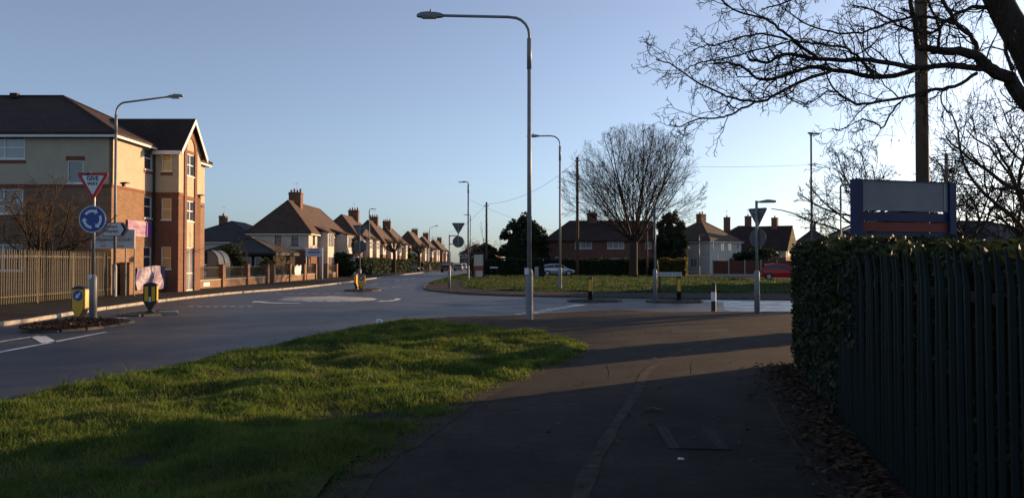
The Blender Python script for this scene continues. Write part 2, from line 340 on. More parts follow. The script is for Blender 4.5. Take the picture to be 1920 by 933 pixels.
# painted markings
def paint(name, polys, z=RZ + .004, m='paint_white'):
    b = MB()
    for p in polys: b.quad(*[(x, y, z) for x, y in p])
    return struct(b.build(name, m))
def strip(a, b, w):
    a, b = Vector((*a, 0)), Vector((*b, 0)); d = (b - a).normalized(); n = Vector((-d.y, d.x, 0)) * w / 2
    return [((a - n).x, (a - n).y), ((b - n).x, (b - n).y), ((b + n).x, (b + n).y), ((a + n).x, (a + n).y)]
paint('edge_marking', [strip((-9.55, 2), (-9.6, 12), .12), strip((-9.6, 12), (-9.95, 19), .12), strip((-11.2, 4), (-11.0, 18), .12)])
paint('hatch_marking', [strip((-10.95, 17.9), (-9.85, 16.5), .3), strip((-11.0, 13.5), (-9.72, 12), .3), strip((-11.05, 9.5), (-9.7, 8), .3)])
paint('lane_marking', [strip((-13.2, 21.9), (-12.75, 23.2), .12), strip((-12.6, 22.6), (-11.9, 24), .1), strip((-10.6, 32.6), (-9.6, 32.4), .12)] + [strip((-10.7 - i * .02, 53 + i * 6), (-10.7 - i * .02, 56 + i * 6), .12) for i in range(12)] + [strip((-9.0, 50), (-8.4, 52.5), .1), strip((-8.3, 53.5), (-8.0, 56), .1)])
gv = []
for i in range(9):
    t = (i + .25) / 9; t2 = (i + .75) / 9
    gv.append(strip((.2 + 2.6 * t, 25.0 + 6.4 * t), (.2 + 2.6 * t2, 25.0 + 6.4 * t2), .5))
paint('give_way_marking', gv)
gv2 = []
for i in range(8):
    t = (i + .2) / 8; t2 = (i + .8) / 8
    gv2.append(strip((-13.8 + 5.2 * t, 42.6), (-13.8 + 5.2 * t2, 42.6), .22)); gv2.append(strip((-8.6 + 3.4 * t, 31.0 - 6 * t * 0), (-8.6 + 3.4 * t2, 31.0), .12) if 0 else strip((-12.6 + 2.6 * t, 30), (-12.6 + 2.6 * t2, 30), .2))
paint('give_way_marking', gv2)
def ring_arrow(a0, a1, r0, r1):
    c = (-8.5, 35.6); b = []
    n = 10
    for i in range(n):
        x, y = a0 + (a1 - a0) * i / n, a0 + (a1 - a0) * (i + 1) / n
        b.append([(c[0] + r0 * math.cos(x), c[1] + r0 * math.sin(x)), (c[0] + r1 * math.cos(x), c[1] + r1 * math.sin(x)), (c[0] + r1 * math.cos(y), c[1] + r1 * math.sin(y)), (c[0] + r0 * math.cos(y), c[1] + r0 * math.sin(y))])
    rm = (r0 + r1) / 2; e = a1 - .28
    b.append([(c[0] + (rm - .4) * math.cos(a1), c[1] + (rm - .4) * math.sin(a1)), (c[0] + (rm + .4) * math.cos(a1), c[1] + (rm + .4) * math.sin(a1)), (c[0] + rm * math.cos(e), c[1] + rm * math.sin(e))])
    return b
paint('roundabout_arrow', ring_arrow(.35, -.35, 3.1, 3.35) + ring_arrow(2.5, 1.8, 3.1, 3.35) + ring_arrow(4.6, 3.9, 3.1, 3.35))
dome = MB(); n0 = 40
rings = [(2.25, 0.0), (2.1, .03), (1.5, .065), (.8, .085), (0.02, .09)]
for r_, z_ in rings: dome.v += [(r_ * math.cos(2 * math.pi * i / n0), r_ * math.sin(2 * math.pi * i / n0), z_) for i in range(n0)]
for a in range(len(rings) - 1):
    for i in range(n0): j = (i + 1) % n0; dome.f.append((a * n0 + i, a * n0 + j, (a + 1) * n0 + j, (a + 1) * n0 + i))
o = dome.build('mini_roundabout', 'paint_worn', smooth=True, loc=(-8.5, 35.6, RZ + .003)); struct(o, 'white painted mini roundabout dome in the junction')
# pavement seams and patches
def ribbon(name, line, w, z, m):
    b = MB(); P = smooth_line(line, 5); L = []; Rr = []
    for i, p in enumerate(P):
        q0 = P[max(i - 1, 0)]; q1 = P[min(i + 1, len(P) - 1)]; d = Vector((q1[0] - q0[0], q1[1] - q0[1], 0)).normalized(); ww = w * rng.uniform(.7, 1.25) / 2
        L.append((p[0] - d.y * ww, p[1] + d.x * ww, z)); Rr.append((p[0] + d.y * ww, p[1] - d.x * ww, z))
    for i in range(len(P) - 1): b.quad(Rr[i], Rr[i + 1], L[i + 1], L[i])
    return struct(b.build(name, m))
ribbon('worn_seam', [(.35, 4.2), (.5, 5.5), (.98, 7.5), (1.55, 9.6), (2.05, 11.6), (3.1, 14), (5.1, 17), (8, 19)], .13, .004, 'asphalt_seam')
ribbon('crack', [(-.2, 8.2), (.3, 8.9), (.6, 9.9), (1.3, 10.6), (1.5, 12.2)], .014, .004, 'asphalt_patch'); ribbon('crack', [(2.6, 11.2), (3.0, 12.6), (3.9, 13.6), (4.4, 15.4)], .018, .004, 'asphalt_patch'); ribbon('crack', [(-.6, 17.4), (1.5, 18.2), (3.2, 18.0), (5.5, 19.4)], .025, .004, 'asphalt_patch'); ribbon('verge_soil', [(-1.25, 3), (-1.15, 5.9), (-.92, 7.07), (-.45, 9.2), (.55, 11.8), (1.2, 13.6), (1.35, 15.6), (.5, 17.5), (-.5, 19.1)], .3, .0045, 'soil')
ribbon('worn_seam', [(2.35, 4.0), (2.3, 5.6), (2.75, 8), (3.4, 10.4)], .05, .004, 'asphalt_seam')
pt = MB(); pt.quad(*[(x, y, .004) for x, y in ((3.6, 17.6), (5, 17.9), (5.2, 18.7), (3.8, 18.4))]); struct(pt.build('tarmac_patch', 'asphalt_patch'))

# ------------------------------------------------------------------ grass
def gh(x, y): return .05 * np.sin(x * 3.1 + 2 * np.sin(y * 1.7)) * np.sin(y * 2.7 + 1.5 * np.sin(x * 2.1)) + .035 * np.sin(x * 1.9 + 1.3 * np.sin(y * .9)) + .03 * np.sin(y * 2.3 + x * .7) + .02 * np.sin(x * 4.1 - y * 3.3) + .04
def edge_fade(x, y, poly, r):
    k = np.zeros(len(x))
    for rr_ in (r * .5, r):
        for i in range(8): k += in_poly(x + rr_ * math.cos(i * math.pi / 4), y + rr_ * math.sin(i * math.pi / 4), poly)
    return np.clip((k / 16 - .45) / .55, 0, 1)
def turf_mesh(name, poly, cell, edge, amp=1.0, label=None):
    xs = [p[0] for p in poly]; ys = [p[1] for p in poly]
    gx = np.arange(min(xs), max(xs) + cell, cell); gy = np.arange(min(ys), max(ys) + cell, cell)
    X, Y = np.meshgrid(gx, gy, indexing='ij'); ins = in_poly(X.ravel(), Y.ravel(), poly).reshape(X.shape)
    Z = np.where(ins, .008 + amp * gh(X, Y) * edge_fade(X.ravel(), Y.ravel(), poly, edge).reshape(X.shape), .006)
    idx = np.arange(X.size).reshape(X.shape); a, b, c, d = idx[:-1, :-1], idx[1:, :-1], idx[1:, 1:], idx[:-1, 1:]
    keep = ins[:-1, :-1] & ins[1:, :-1] & ins[1:, 1:] & ins[:-1, 1:]
    T = np.stack([a[keep], b[keep], c[keep], d[keep]], 1)
    o = npmesh(name, np.stack([X, Y, Z], -1).reshape(-1, 3), T, 'turf', k=4); struct(o, label); return o
def blades(name, poly, n, hmin, hmax, wfun, m, label, amp=1.0, dens=None, lean=.5, fade=.35):
    xs = [p[0] for p in poly]; ys = [p[1] for p in poly]; X = []; Y = []; tot = 0
    while tot < n:
        x = NP.uniform(min(xs), max(xs), n); y = NP.uniform(min(ys), max(ys), n); k = in_poly(x, y, poly)
        if dens is not None: k &= NP.random(n) < dens(x, y)
        X.append(x[k]); Y.append(y[k]); tot += k.sum()
    x = np.concatenate(X)[:n]; y = np.concatenate(Y)[:n]; z = amp * gh(x, y) * edge_fade(x, y, poly, fade)
    clump = .5 + .5 * np.sin(x * 5.3 + 2 * np.sin(y * 3.1)) * np.sin(y * 4.7 + 1.7 * np.sin(x * 2.9)); big = .5 + .5 * np.sin(x * 1.3 + y * .8) * np.sin(y * 1.1 - x * .5)
    tuft = np.clip(np.sin(x * 9.1 + 3 * np.sin(y * 5.3)) * np.sin(y * 8.3 + 3 * np.sin(x * 4.7)), 0, 1); h = (hmin + (hmax - hmin) * NP.random(n) ** 1.8) * (.42 + .5 * clump + .25 * big + .55 * tuft); w = wfun(np.hypot(x, y)) * NP.uniform(.7, 1.3, n)
    a = NP.uniform(0, 2 * np.pi, n); la = NP.uniform(0, 2 * np.pi, n); ln = h * lean * NP.uniform(.3, 1.6, n)
    dx, dy = np.cos(a) * w / 2, np.sin(a) * w / 2; lx, ly = np.cos(la) * ln, np.sin(la) * ln
    V = np.empty((n, 5, 3)); V[:, 0] = np.stack([x - dx, y - dy, z], 1); V[:, 1] = np.stack([x + dx, y + dy, z], 1)
    V[:, 2] = np.stack([x - dx * .75 + lx * .35, y - dy * .75 + ly * .35, z + h * .6], 1); V[:, 3] = np.stack([x + dx * .75 + lx * .35, y + dy * .75 + ly * .35, z + h * .6], 1)
    V[:, 4] = np.stack([x + lx, y + ly, z + h * NP.uniform(.75, 1, n)], 1)
    b = (np.arange(n) * 5)[:, None]; T = np.concatenate([b + np.array([[0, 1, 3]]), b + np.array([[0, 3, 2]]), b + np.array([[2, 3, 4]])], 0)
    o = npmesh(name, V.reshape(-1, 3), T, m); tag(o, label, 'grass', kind='stuff'); return o
verge = smooth_line([(-6.0, .5), (-5.95, 6), (-5.75, 9), (-5.15, 11.7), (-4.5, 14.7), (-3.75, 18.6), (-3.1, 20.6), (-1.9, 20.4), (-.6, 19), (.4, 17.4), (1.25, 15.6), (1.1, 13.6), (.45, 11.8), (-.55, 9.2), (-1.02, 7.07), (-1.25, 5.9), (-1.35, 4), (-1.5, .5), (-6.0, .5)], 4)[:-1]
verge_ragged = [(x + .05 * math.sin(y * 3.1) + .05 * math.sin(y * 7.7 + 1) + rng.gauss(0, .03), y) for x, y in [((a[0] + (b[0] - a[0]) * k / 4), (a[1] + (b[1] - a[1]) * k / 4)) for a, b in zip(verge, verge[1:] + verge[:1]) for k in range(4)]]
turf_mesh('near_verge', verge, .12, .35, label='grass verge between road and path')
blades('grass', verge_ragged, 280000, .03, .095, lambda d: .0062 * np.maximum(1, d / 7), 'blade', 'long sunlit green grass on the near verge', dens=lambda x, y: np.clip(9 / np.hypot(x, y), .25, 1))
blades('grass', verge_ragged, 14000, .04, .12, lambda d: .0045 * np.maximum(1, d / 7), 'blade_dry', 'dry straw coloured blades mixed into the near verge', dens=lambda x, y: np.clip(np.sin(x * 2.3 + 2 * np.sin(y * 1.1)) * np.sin(y * 1.9 + x), 0.05, 1), lean=.9)
blades('grass', verge_ragged, 7000, .08, .18, lambda d: .007 * np.maximum(1, d / 7), 'blade', 'taller coarse tufts standing out of the near verge', dens=lambda x, y: (np.sin(x * 6.1 + 3 * np.sin(y * 3.3)) * np.sin(y * 5.3 + 2.5 * np.sin(x * 3.7)) > .72).astype(float), lean=.75)
fringe = [(x + (.16 if x > -2.6 else -.08), y) for x, y in verge_ragged]
blades('grass', fringe, 16000, .02, .09, lambda d: .006 * np.maximum(1, d / 7), 'blade', 'sparse short grass straggling over the edges of near verge', dens=lambda x, y: np.where(in_poly(x, y, verge), .12, 1.0), amp=.25, lean=1.1)
green = smooth_line([(-4.1, 63), (-3.4, 53), (-2.4, 48), (-.7, 44.2), (3.9, 42), (10, 41.2), (14.6, 40.7), (60, 40.2)], 4) + [(60, 62), (25, 70), (21, 80), (14, 95), (-4.1, 95)]
turf_mesh('far_green', green, .6, 1, label='wide green across the side road')
blades('grass', green, 120000, .04, .1, lambda d: .0012 * d, 'blade_far', 'short grass of the wide green across the road', dens=lambda x, y: np.clip(50 / np.hypot(x, y), .25, 1), lean=.6)
wedge = [(-6.35, 58), (-6.5, 70), (-6.6, 95), (-5.3, 95), (-5.0, 66), (-5.5, 59)]
turf_mesh('small_verge', wedge, .2, 1, label='small grass wedge beside the main road')
blades('grass', wedge, 6000, .06, .12, lambda d: .0013 * d, 'blade_far', 'grass of the small wedge beside the main road', lean=.6)
def leaves_scatter(name, n, pos, size, m, label, flat=.25, cat='leaves', parent=None):
    """pos: (n,3) array; each leaf a folded pointed quad pair"""
    a = NP.uniform(0, 2 * np.pi, n); s = NP.uniform(size[0], size[1], n); tx = NP.normal(0, flat, n); ty = NP.normal(0, flat, n)
    u = np.stack([np.cos(a), np.sin(a), tx], 1); v = np.stack([-np.sin(a), np.cos(a), ty], 1)
    V = np.empty((n, 4, 3)); V[:, 0] = pos - u * s[:, None]; V[:, 1] = pos - v * s[:, None] * .55; V[:, 2] = pos + u * s[:, None]; V[:, 3] = pos + v * s[:, None] * .55
    V[:, 1, 2] += s * .2; V[:, 3, 2] += s * .2
    T = (np.arange(n) * 4)[:, None] + np.array([[0, 1, 2, 3]])
    o = npmesh(name, V.reshape(-1, 3), T, m, parent, 4)
    if label: tag(o, label, cat if not parent else None, kind='stuff')
    else: o['kind'] = 'stuff'
    return o
# fallen leaves along the fence, on the footway and in the grass
def fx(y): return 2.77 + .25 * (y - 5.55)
n = 2600; y = NP.uniform(2.5, 12, n); x = fx(y) - .05 - np.abs(NP.normal(0, .28, n)); leaves_scatter('fallen_leaves', n, np.stack([x, y, NP.uniform(.006, .05, n)], 1), (.02, .05), 'dead_leaf', 'brown fallen leaves drifted along the green fence')
n = 260; y = NP.uniform(4, 21, n); x = NP.uniform(-5, 4, n); leaves_scatter('fallen_leaves', n, np.stack([x, y, .02 + np.where(in_poly(x, y, verge), .07, 0)], 1), (.015, .04), 'dead_leaf', 'few scattered dead leaves on path and verge')

ed = np.array([verge[i] for i in range(len(verge)) if verge[i][0] > -2.2 and verge[i][1] > 2]); k = NP.integers(0, len(ed) - 1, 700); tt = NP.random(700)[:, None]; q = ed[k] * (1 - tt) + ed[k + 1] * tt + NP.normal(0, .12, (700, 2)); leaves_scatter('fallen_leaves', 700, np.stack([q[:, 0], q[:, 1], NP.uniform(.008, .03, 700)], 1), (.01, .03), 'dead_leaf', 'bits of dead leaf along the path edge of verge')
# ------------------------------------------------------------------ foliage and trees
def leaf_cloud(name, pts, size, m, parent, quadw=.6):
    n = len(pts); d1 = NP.normal(size=(n, 3)); d1 /= np.linalg.norm(d1, axis=1)[:, None]; d2 = np.cross(d1, NP.normal(size=(n, 3))); d2 /= np.linalg.norm(d2, axis=1)[:, None] + 1e-9
    s = NP.uniform(size[0], size[1], n)[:, None]; V = np.empty((n, 4, 3)); V[:, 0] = pts - d1 * s; V[:, 1] = pts + d2 * s * quadw; V[:, 2] = pts + d1 * s; V[:, 3] = pts - d2 * s * quadw
    o = npmesh(name, V.reshape(-1, 3), (np.arange(n) * 4)[:, None] + np.array([[0, 1, 2, 3]]), m, parent, 4); o['kind'] = 'stuff'; return o
def rand_perp(d, r):
    while True:
        v = Vector((r.gauss(0, 1), r.gauss(0, 1), r.gauss(0, 1))); v -= d * v.dot(d)
        if v.length > .05: return v.normalized()
class TP:
    def __init__(s, **k): s.__dict__.update(k)
def grow(mb, p, d, L, r, lvl, P, rr):
    n = P.seg[lvl]; p = Vector(p); d = Vector(d).normalized(); pts = [p.copy()]; dirs = [d.copy()]
    for i in range(n):
        d = (d + Vector((rr.gauss(0, 1), rr.gauss(0, 1), rr.gauss(0, 1))) * P.wob[lvl] + Vector((0, 0, P.trop[lvl]))).normalized()
        p = p + d * (L / n); pts.append(p.copy()); dirs.append(d.copy())
    rt = max(P.rmin, r * P.taper[lvl]); rad = [r + (rt - r) * i / n for i in range(n + 1)]
    mb.tube(pts, rad, P.sides[lvl], cap=(lvl == 0))
    if lvl >= P.maxl: return
    spawn(mb, pts, rad, L, lvl, P, rr)
def spawn(mb, pts, rad, L, lvl, P, rr, lo=None, nc=None):
    n = len(pts) - 1; nc = P.n[lvl] if nc is None else nc; lo = P.lo[lvl] if lo is None else lo
    for k in range(nc):
        t = lo + (1 - lo) * (k + rr.random()) / nc; f = t * n; i = min(int(f), n - 1); q = pts[i].lerp(pts[i + 1], f - i); dd = (pts[i + 1] - pts[i]).normalized()
        ang = P.ang[lvl] * rr.uniform(.7, 1.3); sd = rand_perp(dd, rr); cd = dd * math.cos(ang) + sd * math.sin(ang)
        cl = L * P.ratio[lvl] * (1.15 - .6 * t) * rr.uniform(.7, 1.25); cr = max(P.rmin, (rad[i] + (rad[i + 1] - rad[i]) * (f - i)) * P.rr[lvl])
        if P.env is not None:
            e = P.env(q, cd)
            cl = min(cl, e * rr.uniform(.8, 1.04))
            if cl < .15: continue
        grow(mb, q, cd, cl, cr, lvl + 1, P, rr)
def ellipsoid_env(c, rx, rz):
    c = Vector(c)
    def env(q, d):
        a = Vector(((q.x - c.x) / rx, (q.y - c.y) / rx, (q.z - c.z) / rz)); b = Vector((d.x / rx, d.y / rx, d.z / rz))
        A = b.dot(b); B = a.dot(b); C = a.dot(a) - 1; D = B * B - A * C
        return (-B + math.sqrt(D)) / A if D > 0 else 0
    return env
# round crowned bare tree on the green
t = thing('bare_tree', 'large round bare tree standing alone on the green', 'tree', (13.0, 83, 0), group='bare trees')
rr = random.Random(3)
trunk = MB(); trunk.tube([(0, 0, -.1), (0, 0, .3), (.02, 0, 1.2), (.05, 0, 2.6), (.1, 0, 4.2)], [.62, .5, .45, .43, .4], 12); trunk.build('trunk', 'bark', t, True)
crown = MB(); env = ellipsoid_env((0, 0, 8.7), 8.3, 7.9)
P = TP(seg=[7, 6, 5, 4, 3], wob=[.045, .07, .1, .13, .16], trop=[.035, .03, .02, .01, .0], taper=[.25, .3, .4, .5, .6], rmin=.0095, sides=[7, 5, 4, 3, 3], n=[11, 8, 5, 4], lo=[.15, .15, .15, .1], ang=[.5, .55, .6, .7], ratio=[.6, .5, .45, .4], rr=[.45, .5, .5, .55], maxl=3, env=env)
for k in range(22):
    a = k * 2.4 + .3; el = [86, 76, 70, 64, 66, 58, 52, 50, 44, 40, 56, 36, 30, 62, 46, 26, 34, 20, 24, 16, 28, 72][k]; d = Vector((math.cos(a) * math.cos(R(el)), math.sin(a) * math.cos(R(el)), math.sin(R(el)))); q = Vector((.1, 0, 2.8 + .08 * k))
    grow(crown, q, d, env(q, d) * .97, .145 - .004 * k, 0, P, rr)
crown.build('crown', 'bark', t)
# generic bare trees (behind the right hand hedge, behind roofs)
def bare_tree(label, loc, h, rx, tr, seed, m='bark', n0=7, n=(6, 6, 4), lowcrown=.28, group='bare trees', rmin=.012, name='bare_tree', drop=0, trunkm=None):
    t = thing(name, label, 'tree', loc, 0, group); rr = random.Random(seed); tk = MB(); zc = h * lowcrown
    tk.tube([(0, 0, -.1), (0, 0, .2), (.03, .02, zc * .6), (.05, 0, zc), (.02, .04, h * .55)], [tr * 1.4, tr * 1.1, tr * .95, tr * .85, tr * .4], 9); tk.build('trunk', trunkm or m, t, True)
    env = ellipsoid_env((0, 0, h * .58), rx, h * .43); c = MB()
    P = TP(seg=[9, 6, 4, 3], wob=[.17, .18, .2, .22], trop=[.03, .02, .0 - drop, .0 - drop * 2], taper=[.3, .4, .5, .6], rmin=rmin, sides=[6, 4, 3, 3], n=list(n), lo=[.2, .15, .1], ang=[.65, .7, .75], ratio=[.55, .5, .45], rr=[.5, .5, .55], maxl=len(n), env=env)
    for k in range(n0):
        a = k * 2.4 + seed; el = R(75 - 55 * k / n0); d = Vector((math.cos(a) * math.cos(el), math.sin(a) * math.cos(el), math.sin(el))); q = Vector((.04, .0, zc * .8 + k * h * .03)); L = env(q, d)
        if L > .2: grow(c, q, d, L * .95, tr * .55, 0, P, rr)
    c.build('crown', m, t); return t
bare_tree('wide bare tree behind left end of the blue framed board', (18.6, 41, 0), 8.3, 3.4, .13, 11, 'bark_dark', 10, (7, 6, 4), .3, rmin=.014)
bare_tree('bare tree behind right post of the blue framed board', (19.4, 33, 0), 6.6, 3.0, .1, 12, 'bark_dark', 9, (7, 6, 4), .25, drop=.02)
bare_tree('large bare twiggy tree at right edge behind hedge', (24.4, 36, 0), 10.5, 5.8, .2, 13, 'bark_dark', 11, (8, 6, 5), .2)
bare_tree('low bare tree behind roof right of the board', (33, 50, 0), 7.5, 4.6, .15, 14, 'bark_dark', 10, (7, 6, 4), .2, rmin=.016)
bare_tree('small far bare tree beside the tall hedge lamp', (26.5, 62, 0), 6.2, 2.6, .12, 15, 'bark_dark', 6, (5, 5, 3), .2)
bare_tree('brown twiggy bare shrub in front of the care home', (-21.2, 34.6, 0), 5.7, 3.0, .11, 21, 'twig_brown', 10, (7, 6, 4), .08, 'bare shrubs', .007)
bare_tree('slim bare sapling in front of the gabled bay', (-18.75, 44.3, 0), 4.8, 1.2, .04, 22, 'bark_pale', 5, (5, 4), .35, 'saplings', .006)
bare_tree('bare sapling beside laurel behind railing wall', (-22.2, 62, 0), 3.9, 1.3, .05, 23, 'bark_pale', 6, (6, 5), .4, 'saplings', .008)
bare_tree('bare sapling left of the white notice board', (-20.6, 69, 0), 4.2, 1.4, .05, 24, 'bark_pale', 6, (6, 5), .4, 'saplings', .008)
bare_tree('bare tree in front of corner of first white house', (-20.9, 80, 0), 5.8, 1.0, .06, 25, 'bark_pale', 5, (6, 5), .35, 'saplings', .01)
for k, (px, Y, h, rx) in enumerate([(705, 175, 10.5, 3.2), (742, 180, 9.8, 3.4), (806, 220, 11.5, 4), (846, 260, 11, 4.5)]):
    bare_tree(['bare tree behind second chimney of the terrace', 'bare tree behind last roof of the near terrace', 'bare tree over roofs of the middle houses', 'bare tree over roofs near road end'][k], (WX(px, Y) - 6, Y, 0), h, rx, .2, 31 + k, 'bark', 6, (6, 5), .3, rmin=.03)
# pollarded street trees: stout trunk, knuckled stubs, thin shoots
def pollard(label, loc, h, seed):
    t = thing('pollard_tree', label, 'tree', loc, 0, 'pollarded street trees'); rr = random.Random(seed); tk = MB()
    tk.tube([(0, 0, -.1), (0, 0, .3), (.05, 0, 1.6), (.02, .05, h * .52)], [.4, .33, .28, .26], 9); tk.build('trunk', 'bark', t, True); c = MB()
    for k in range(8):
        a = k * .785 + rr.random(); el = R(rr.uniform(25, 70)); d = Vector((math.cos(a) * math.cos(el), math.sin(a) * math.cos(el), math.sin(el))); q = Vector((0, 0, h * .5)); e = q + d * rr.uniform(1.0, 1.7)
        c.tube([q, q + d * .6, e, e + d * .15], [.17, .13, .14, .08], 6)
        for j in range(22):
            dd = (d + Vector((rr.gauss(0, .7), rr.gauss(0, .7), rr.gauss(.2, .6)))).normalized(); L = rr.uniform(.6, 1.5); c.tube([e, e + dd * L * .5, e + dd * L + Vector((0, 0, .1))], [.03, .022, .014], 3, False)
    c.build('crown', 'bark', t)
pollard('nearer pollarded street tree with thick trunk by left footway', (-18.6, 122, 0), 6.3, 5)
pollard('farther pollarded street tree past the first one', (-17.7, 147, 0), 6.4, 6)
# shrubs, conifers, hedges
def bush(name, label, loc, r, n, size, m, group=None, cat='shrub', spiky=0, seed=0, parts=('foliage', 'stem')):
    """r = (rx, ry, height); lumpy volume of leaf faces round branching stems"""
    t = thing(name, label, cat, loc, 0, group); g = np.random.default_rng(seed); st = MB(); rr = random.Random(seed)
    for k in range(6):
        a = rr.uniform(0, 6.28); st.tube([(0, 0, -.05), (math.cos(a) * r[0] * .25, math.sin(a) * r[1] * .25, r[2] * .4), (math.cos(a) * r[0] * .5, math.sin(a) * r[1] * .5, r[2] * .75)], [.06, .045, .02], 5)
    st.build(parts[1], 'bark_dark', t)
    nb = 42; cen = []
    for k in range(nb):
        z = g.uniform(.06, .97); prof = math.sin(min(1, (z + .12) / .55) * math.pi / 2) * (1 - max(0, z - .45) / .62) ** .6; a = g.uniform(0, 2 * np.pi); q = g.uniform(.35, .95) * prof
        cen.append((q * r[0] * math.cos(a), q * r[1] * math.sin(a), z * r[2], g.uniform(.14, .3)))
    cen = np.array(cen); k = g.integers(0, nb, n); off = g.normal(size=(n, 3)); off /= np.linalg.norm(off, axis=1)[:, None]; off *= (g.random(n) ** .4)[:, None]
    if spiky: off[:, 2] = np.abs(off[:, 2]) * (1 + spiky * g.random(n))
    sc = cen[k, 3][:, None] * np.array([[r[0], r[1], r[2] * .55]]); p = cen[k, :3] + off * sc; p[:, 2] = np.maximum(p[:, 2], .02)
    leaf_cloud(parts[0], p, size, m, t); core = MB()
    q = []
    for zz, s in ((.02, .5), (.25, .72), (.5, .7), (.75, .45), (.9, .15)): q.append((s, zz))
    nn = 12
    for s, zz in q: core.v += [(r[0] * s * math.cos(6.283 * i / nn) * rr.uniform(.8, 1.05), r[1] * s * math.sin(6.283 * i / nn) * rr.uniform(.8, 1.05), r[2] * zz) for i in range(nn)]
    for a in range(len(q) - 1):
        for i in range(nn): j = (i + 1) % nn; core.f.append((a * nn + i, a * nn + j, (a + 1) * nn + j, (a + 1) * nn + i))
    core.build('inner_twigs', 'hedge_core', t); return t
bush('conifer', 'big dark spiky evergreen left of the brick house', (1.6, 106, 0), (3.9, 3.4, 7.3), 15000, (.12, .3), 'leaf_dark', None, 'tree', .7, 1, ('crown', 'trunk'))
bush('evergreen_tree', 'dark round evergreen behind trunk of the lone bare tree', (WX(1258, 110), 111, 0), (2.6, 2.5, 8.2), 7000, (.12, .3), 'leaf_dark', None, 'tree', .6, 2, ('crown', 'trunk'))
bush('columnar_evergreen', 'clipped columnar evergreen left of the pale hipped house', (WX(1277, 101), 101, 0), (1.25, 1.2, 6.3), 5500, (.08, .2), 'leaf_dark', None, 'tree', .3, 3, ('crown', 'trunk'))
bush('laurel_shrub', 'large yellow green laurel behind the railing wall', (-20.9, 57.5, 0), (1.3, 1.1, 2.9), 2200, (.07, .14), 'leaf_laurel', None, 'shrub', 0, 4)
bush('laurel_shrub', 'small laurel behind the railing wall near gate gap', (-20.9, 66.2, 0), (1.3, 1.0, 1.95), 1500, (.07, .14), 'leaf_laurel', None, 'shrub', 0, 5)
bush('conifer_shrub', 'dark conifer between first and second left houses', (WX(657, 96), 96, 0), (1.5, 1.4, 4.2), 3000, (.1, .2), 'leaf_dark', None, 'shrub', .8, 6)
bush('dark_shrub', 'dark shrub at the end of the brick railing wall', (-19.6, 90, 0), (2.1, 1.6, 2.5), 3000, (.1, .2), 'leaf_dark', None, 'shrub', .2, 7)
bush('dark_shrub', 'dark bushy shrub between left hedge and far parked cars', (-20.5, 152, 0), (2.4, 3, 4.4), 3500, (.12, .25), 'leaf_dark', None, 'shrub', .3, 8)
bush('dark_shrub', 'dark shrub in front of the dark roofed house pair', (WX(1420, 92), 92, 0), (3.4, 2.5, 3.2), 4000, (.1, .25), 'leaf_dark', None, 'shrub', .3, 9)
bush('dark_shrub', 'dark rounded bush against the brown panel fence', (WX(1392, 93), 93, 0), (1.7, 1.5, 2.8), 2500, (.1, .22), 'leaf_dark', None, 'shrub', .1, 10)
bush('thicket', 'tangle of dark shrubs left of the big evergreen', (-3.6, 108, 0), (2.6, 2.5, 3.8), 3500, (.12, .25), 'leaf_dark', None, 'shrub', .3, 11)
for k in range(3):
    bare_tree(['bare upright shrub over the dark thicket, leftmost', 'bare upright shrub over the dark thicket, tallest', 'thin bare shrub beside the big evergreen'][k], (-6.0 + 1.7 * k, 112 + k, 0), [5.6, 7.6, 6.6][k], 1.9, .08, 41 + k, 'bark_dark', 8, (6, 4), .1, 'bare shrubs', .02)
def hedge(name, label, A, B, w, h, n, size, m, lump=.12, cat='hedge', seed=0, ground=True):
    A, B = Vector((*A, 0)), Vector((*B, 0)); L = (B - A).length; rz = math.atan2((B - A).y, (B - A).x); t = thing(name, label, cat, A, rz); g = np.random.default_rng(seed)
    c = MB(); k = max(3, int(L / .6)); rr = random.Random(seed)
    for i in range(k + 1):
        x = L * i / k; a = w / 2 - .06; jt = lambda: rr.uniform(-.05, .05)
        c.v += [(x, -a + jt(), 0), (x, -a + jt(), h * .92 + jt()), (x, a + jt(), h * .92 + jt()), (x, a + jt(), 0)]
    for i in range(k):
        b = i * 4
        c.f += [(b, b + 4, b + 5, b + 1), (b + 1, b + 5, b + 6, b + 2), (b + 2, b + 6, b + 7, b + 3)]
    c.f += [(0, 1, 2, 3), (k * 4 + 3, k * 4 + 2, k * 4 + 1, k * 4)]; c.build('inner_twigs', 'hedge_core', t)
    s = g.random(n); x = g.uniform(0, L, n); face = g.choice(4, n, p=[.42, .3, .2, .08]); lum = lump * np.sin(x * 1.7 + 1.1 * np.sin(x * .6)) * .7
    y = np.where(face == 0, -w / 2, np.where(face == 1, g.uniform(-w / 2, w / 2, n), np.where(face == 2, w / 2, g.uniform(-w / 2, w / 2, n)))); z = np.where(face == 1, h + lum, g.uniform(.02, 1, n) * (h + lum))
    x = np.where(face == 3, np.where(g.random(n) < .5, 0, L), x); p = np.stack([x, y, z], 1) + g.normal(0, .045, (n, 3)); p[:, 2] = np.maximum(p[:, 2], .02)
    leaf_cloud('foliage', p, size, m, t); return t
hedge('clipped_hedge', 'long dark clipped hedge in front of the brick houses', (-5.0, 98.5), (WX(1232, 97), 97.5), 1.1, 2.0, 12000, (.06, .14), 'leaf_dark', seed=1)
hedge('clipped_hedge', 'sunlit olive hedge at lane corner left of brown fence', (WX(1240, 94), 95), (WX(1290, 93), 94), 1.2, 1.95, 3500, (.06, .13), 'leaf_olive', .2, seed=2)
hedge('clipped_hedge', 'short olive hedge end next to the small white lamp', (WX(1293, 92), 97), (WX(1312, 92), 101), 1.2, 2.0, 2200, (.06, .13), 'leaf_olive', .2, seed=3)
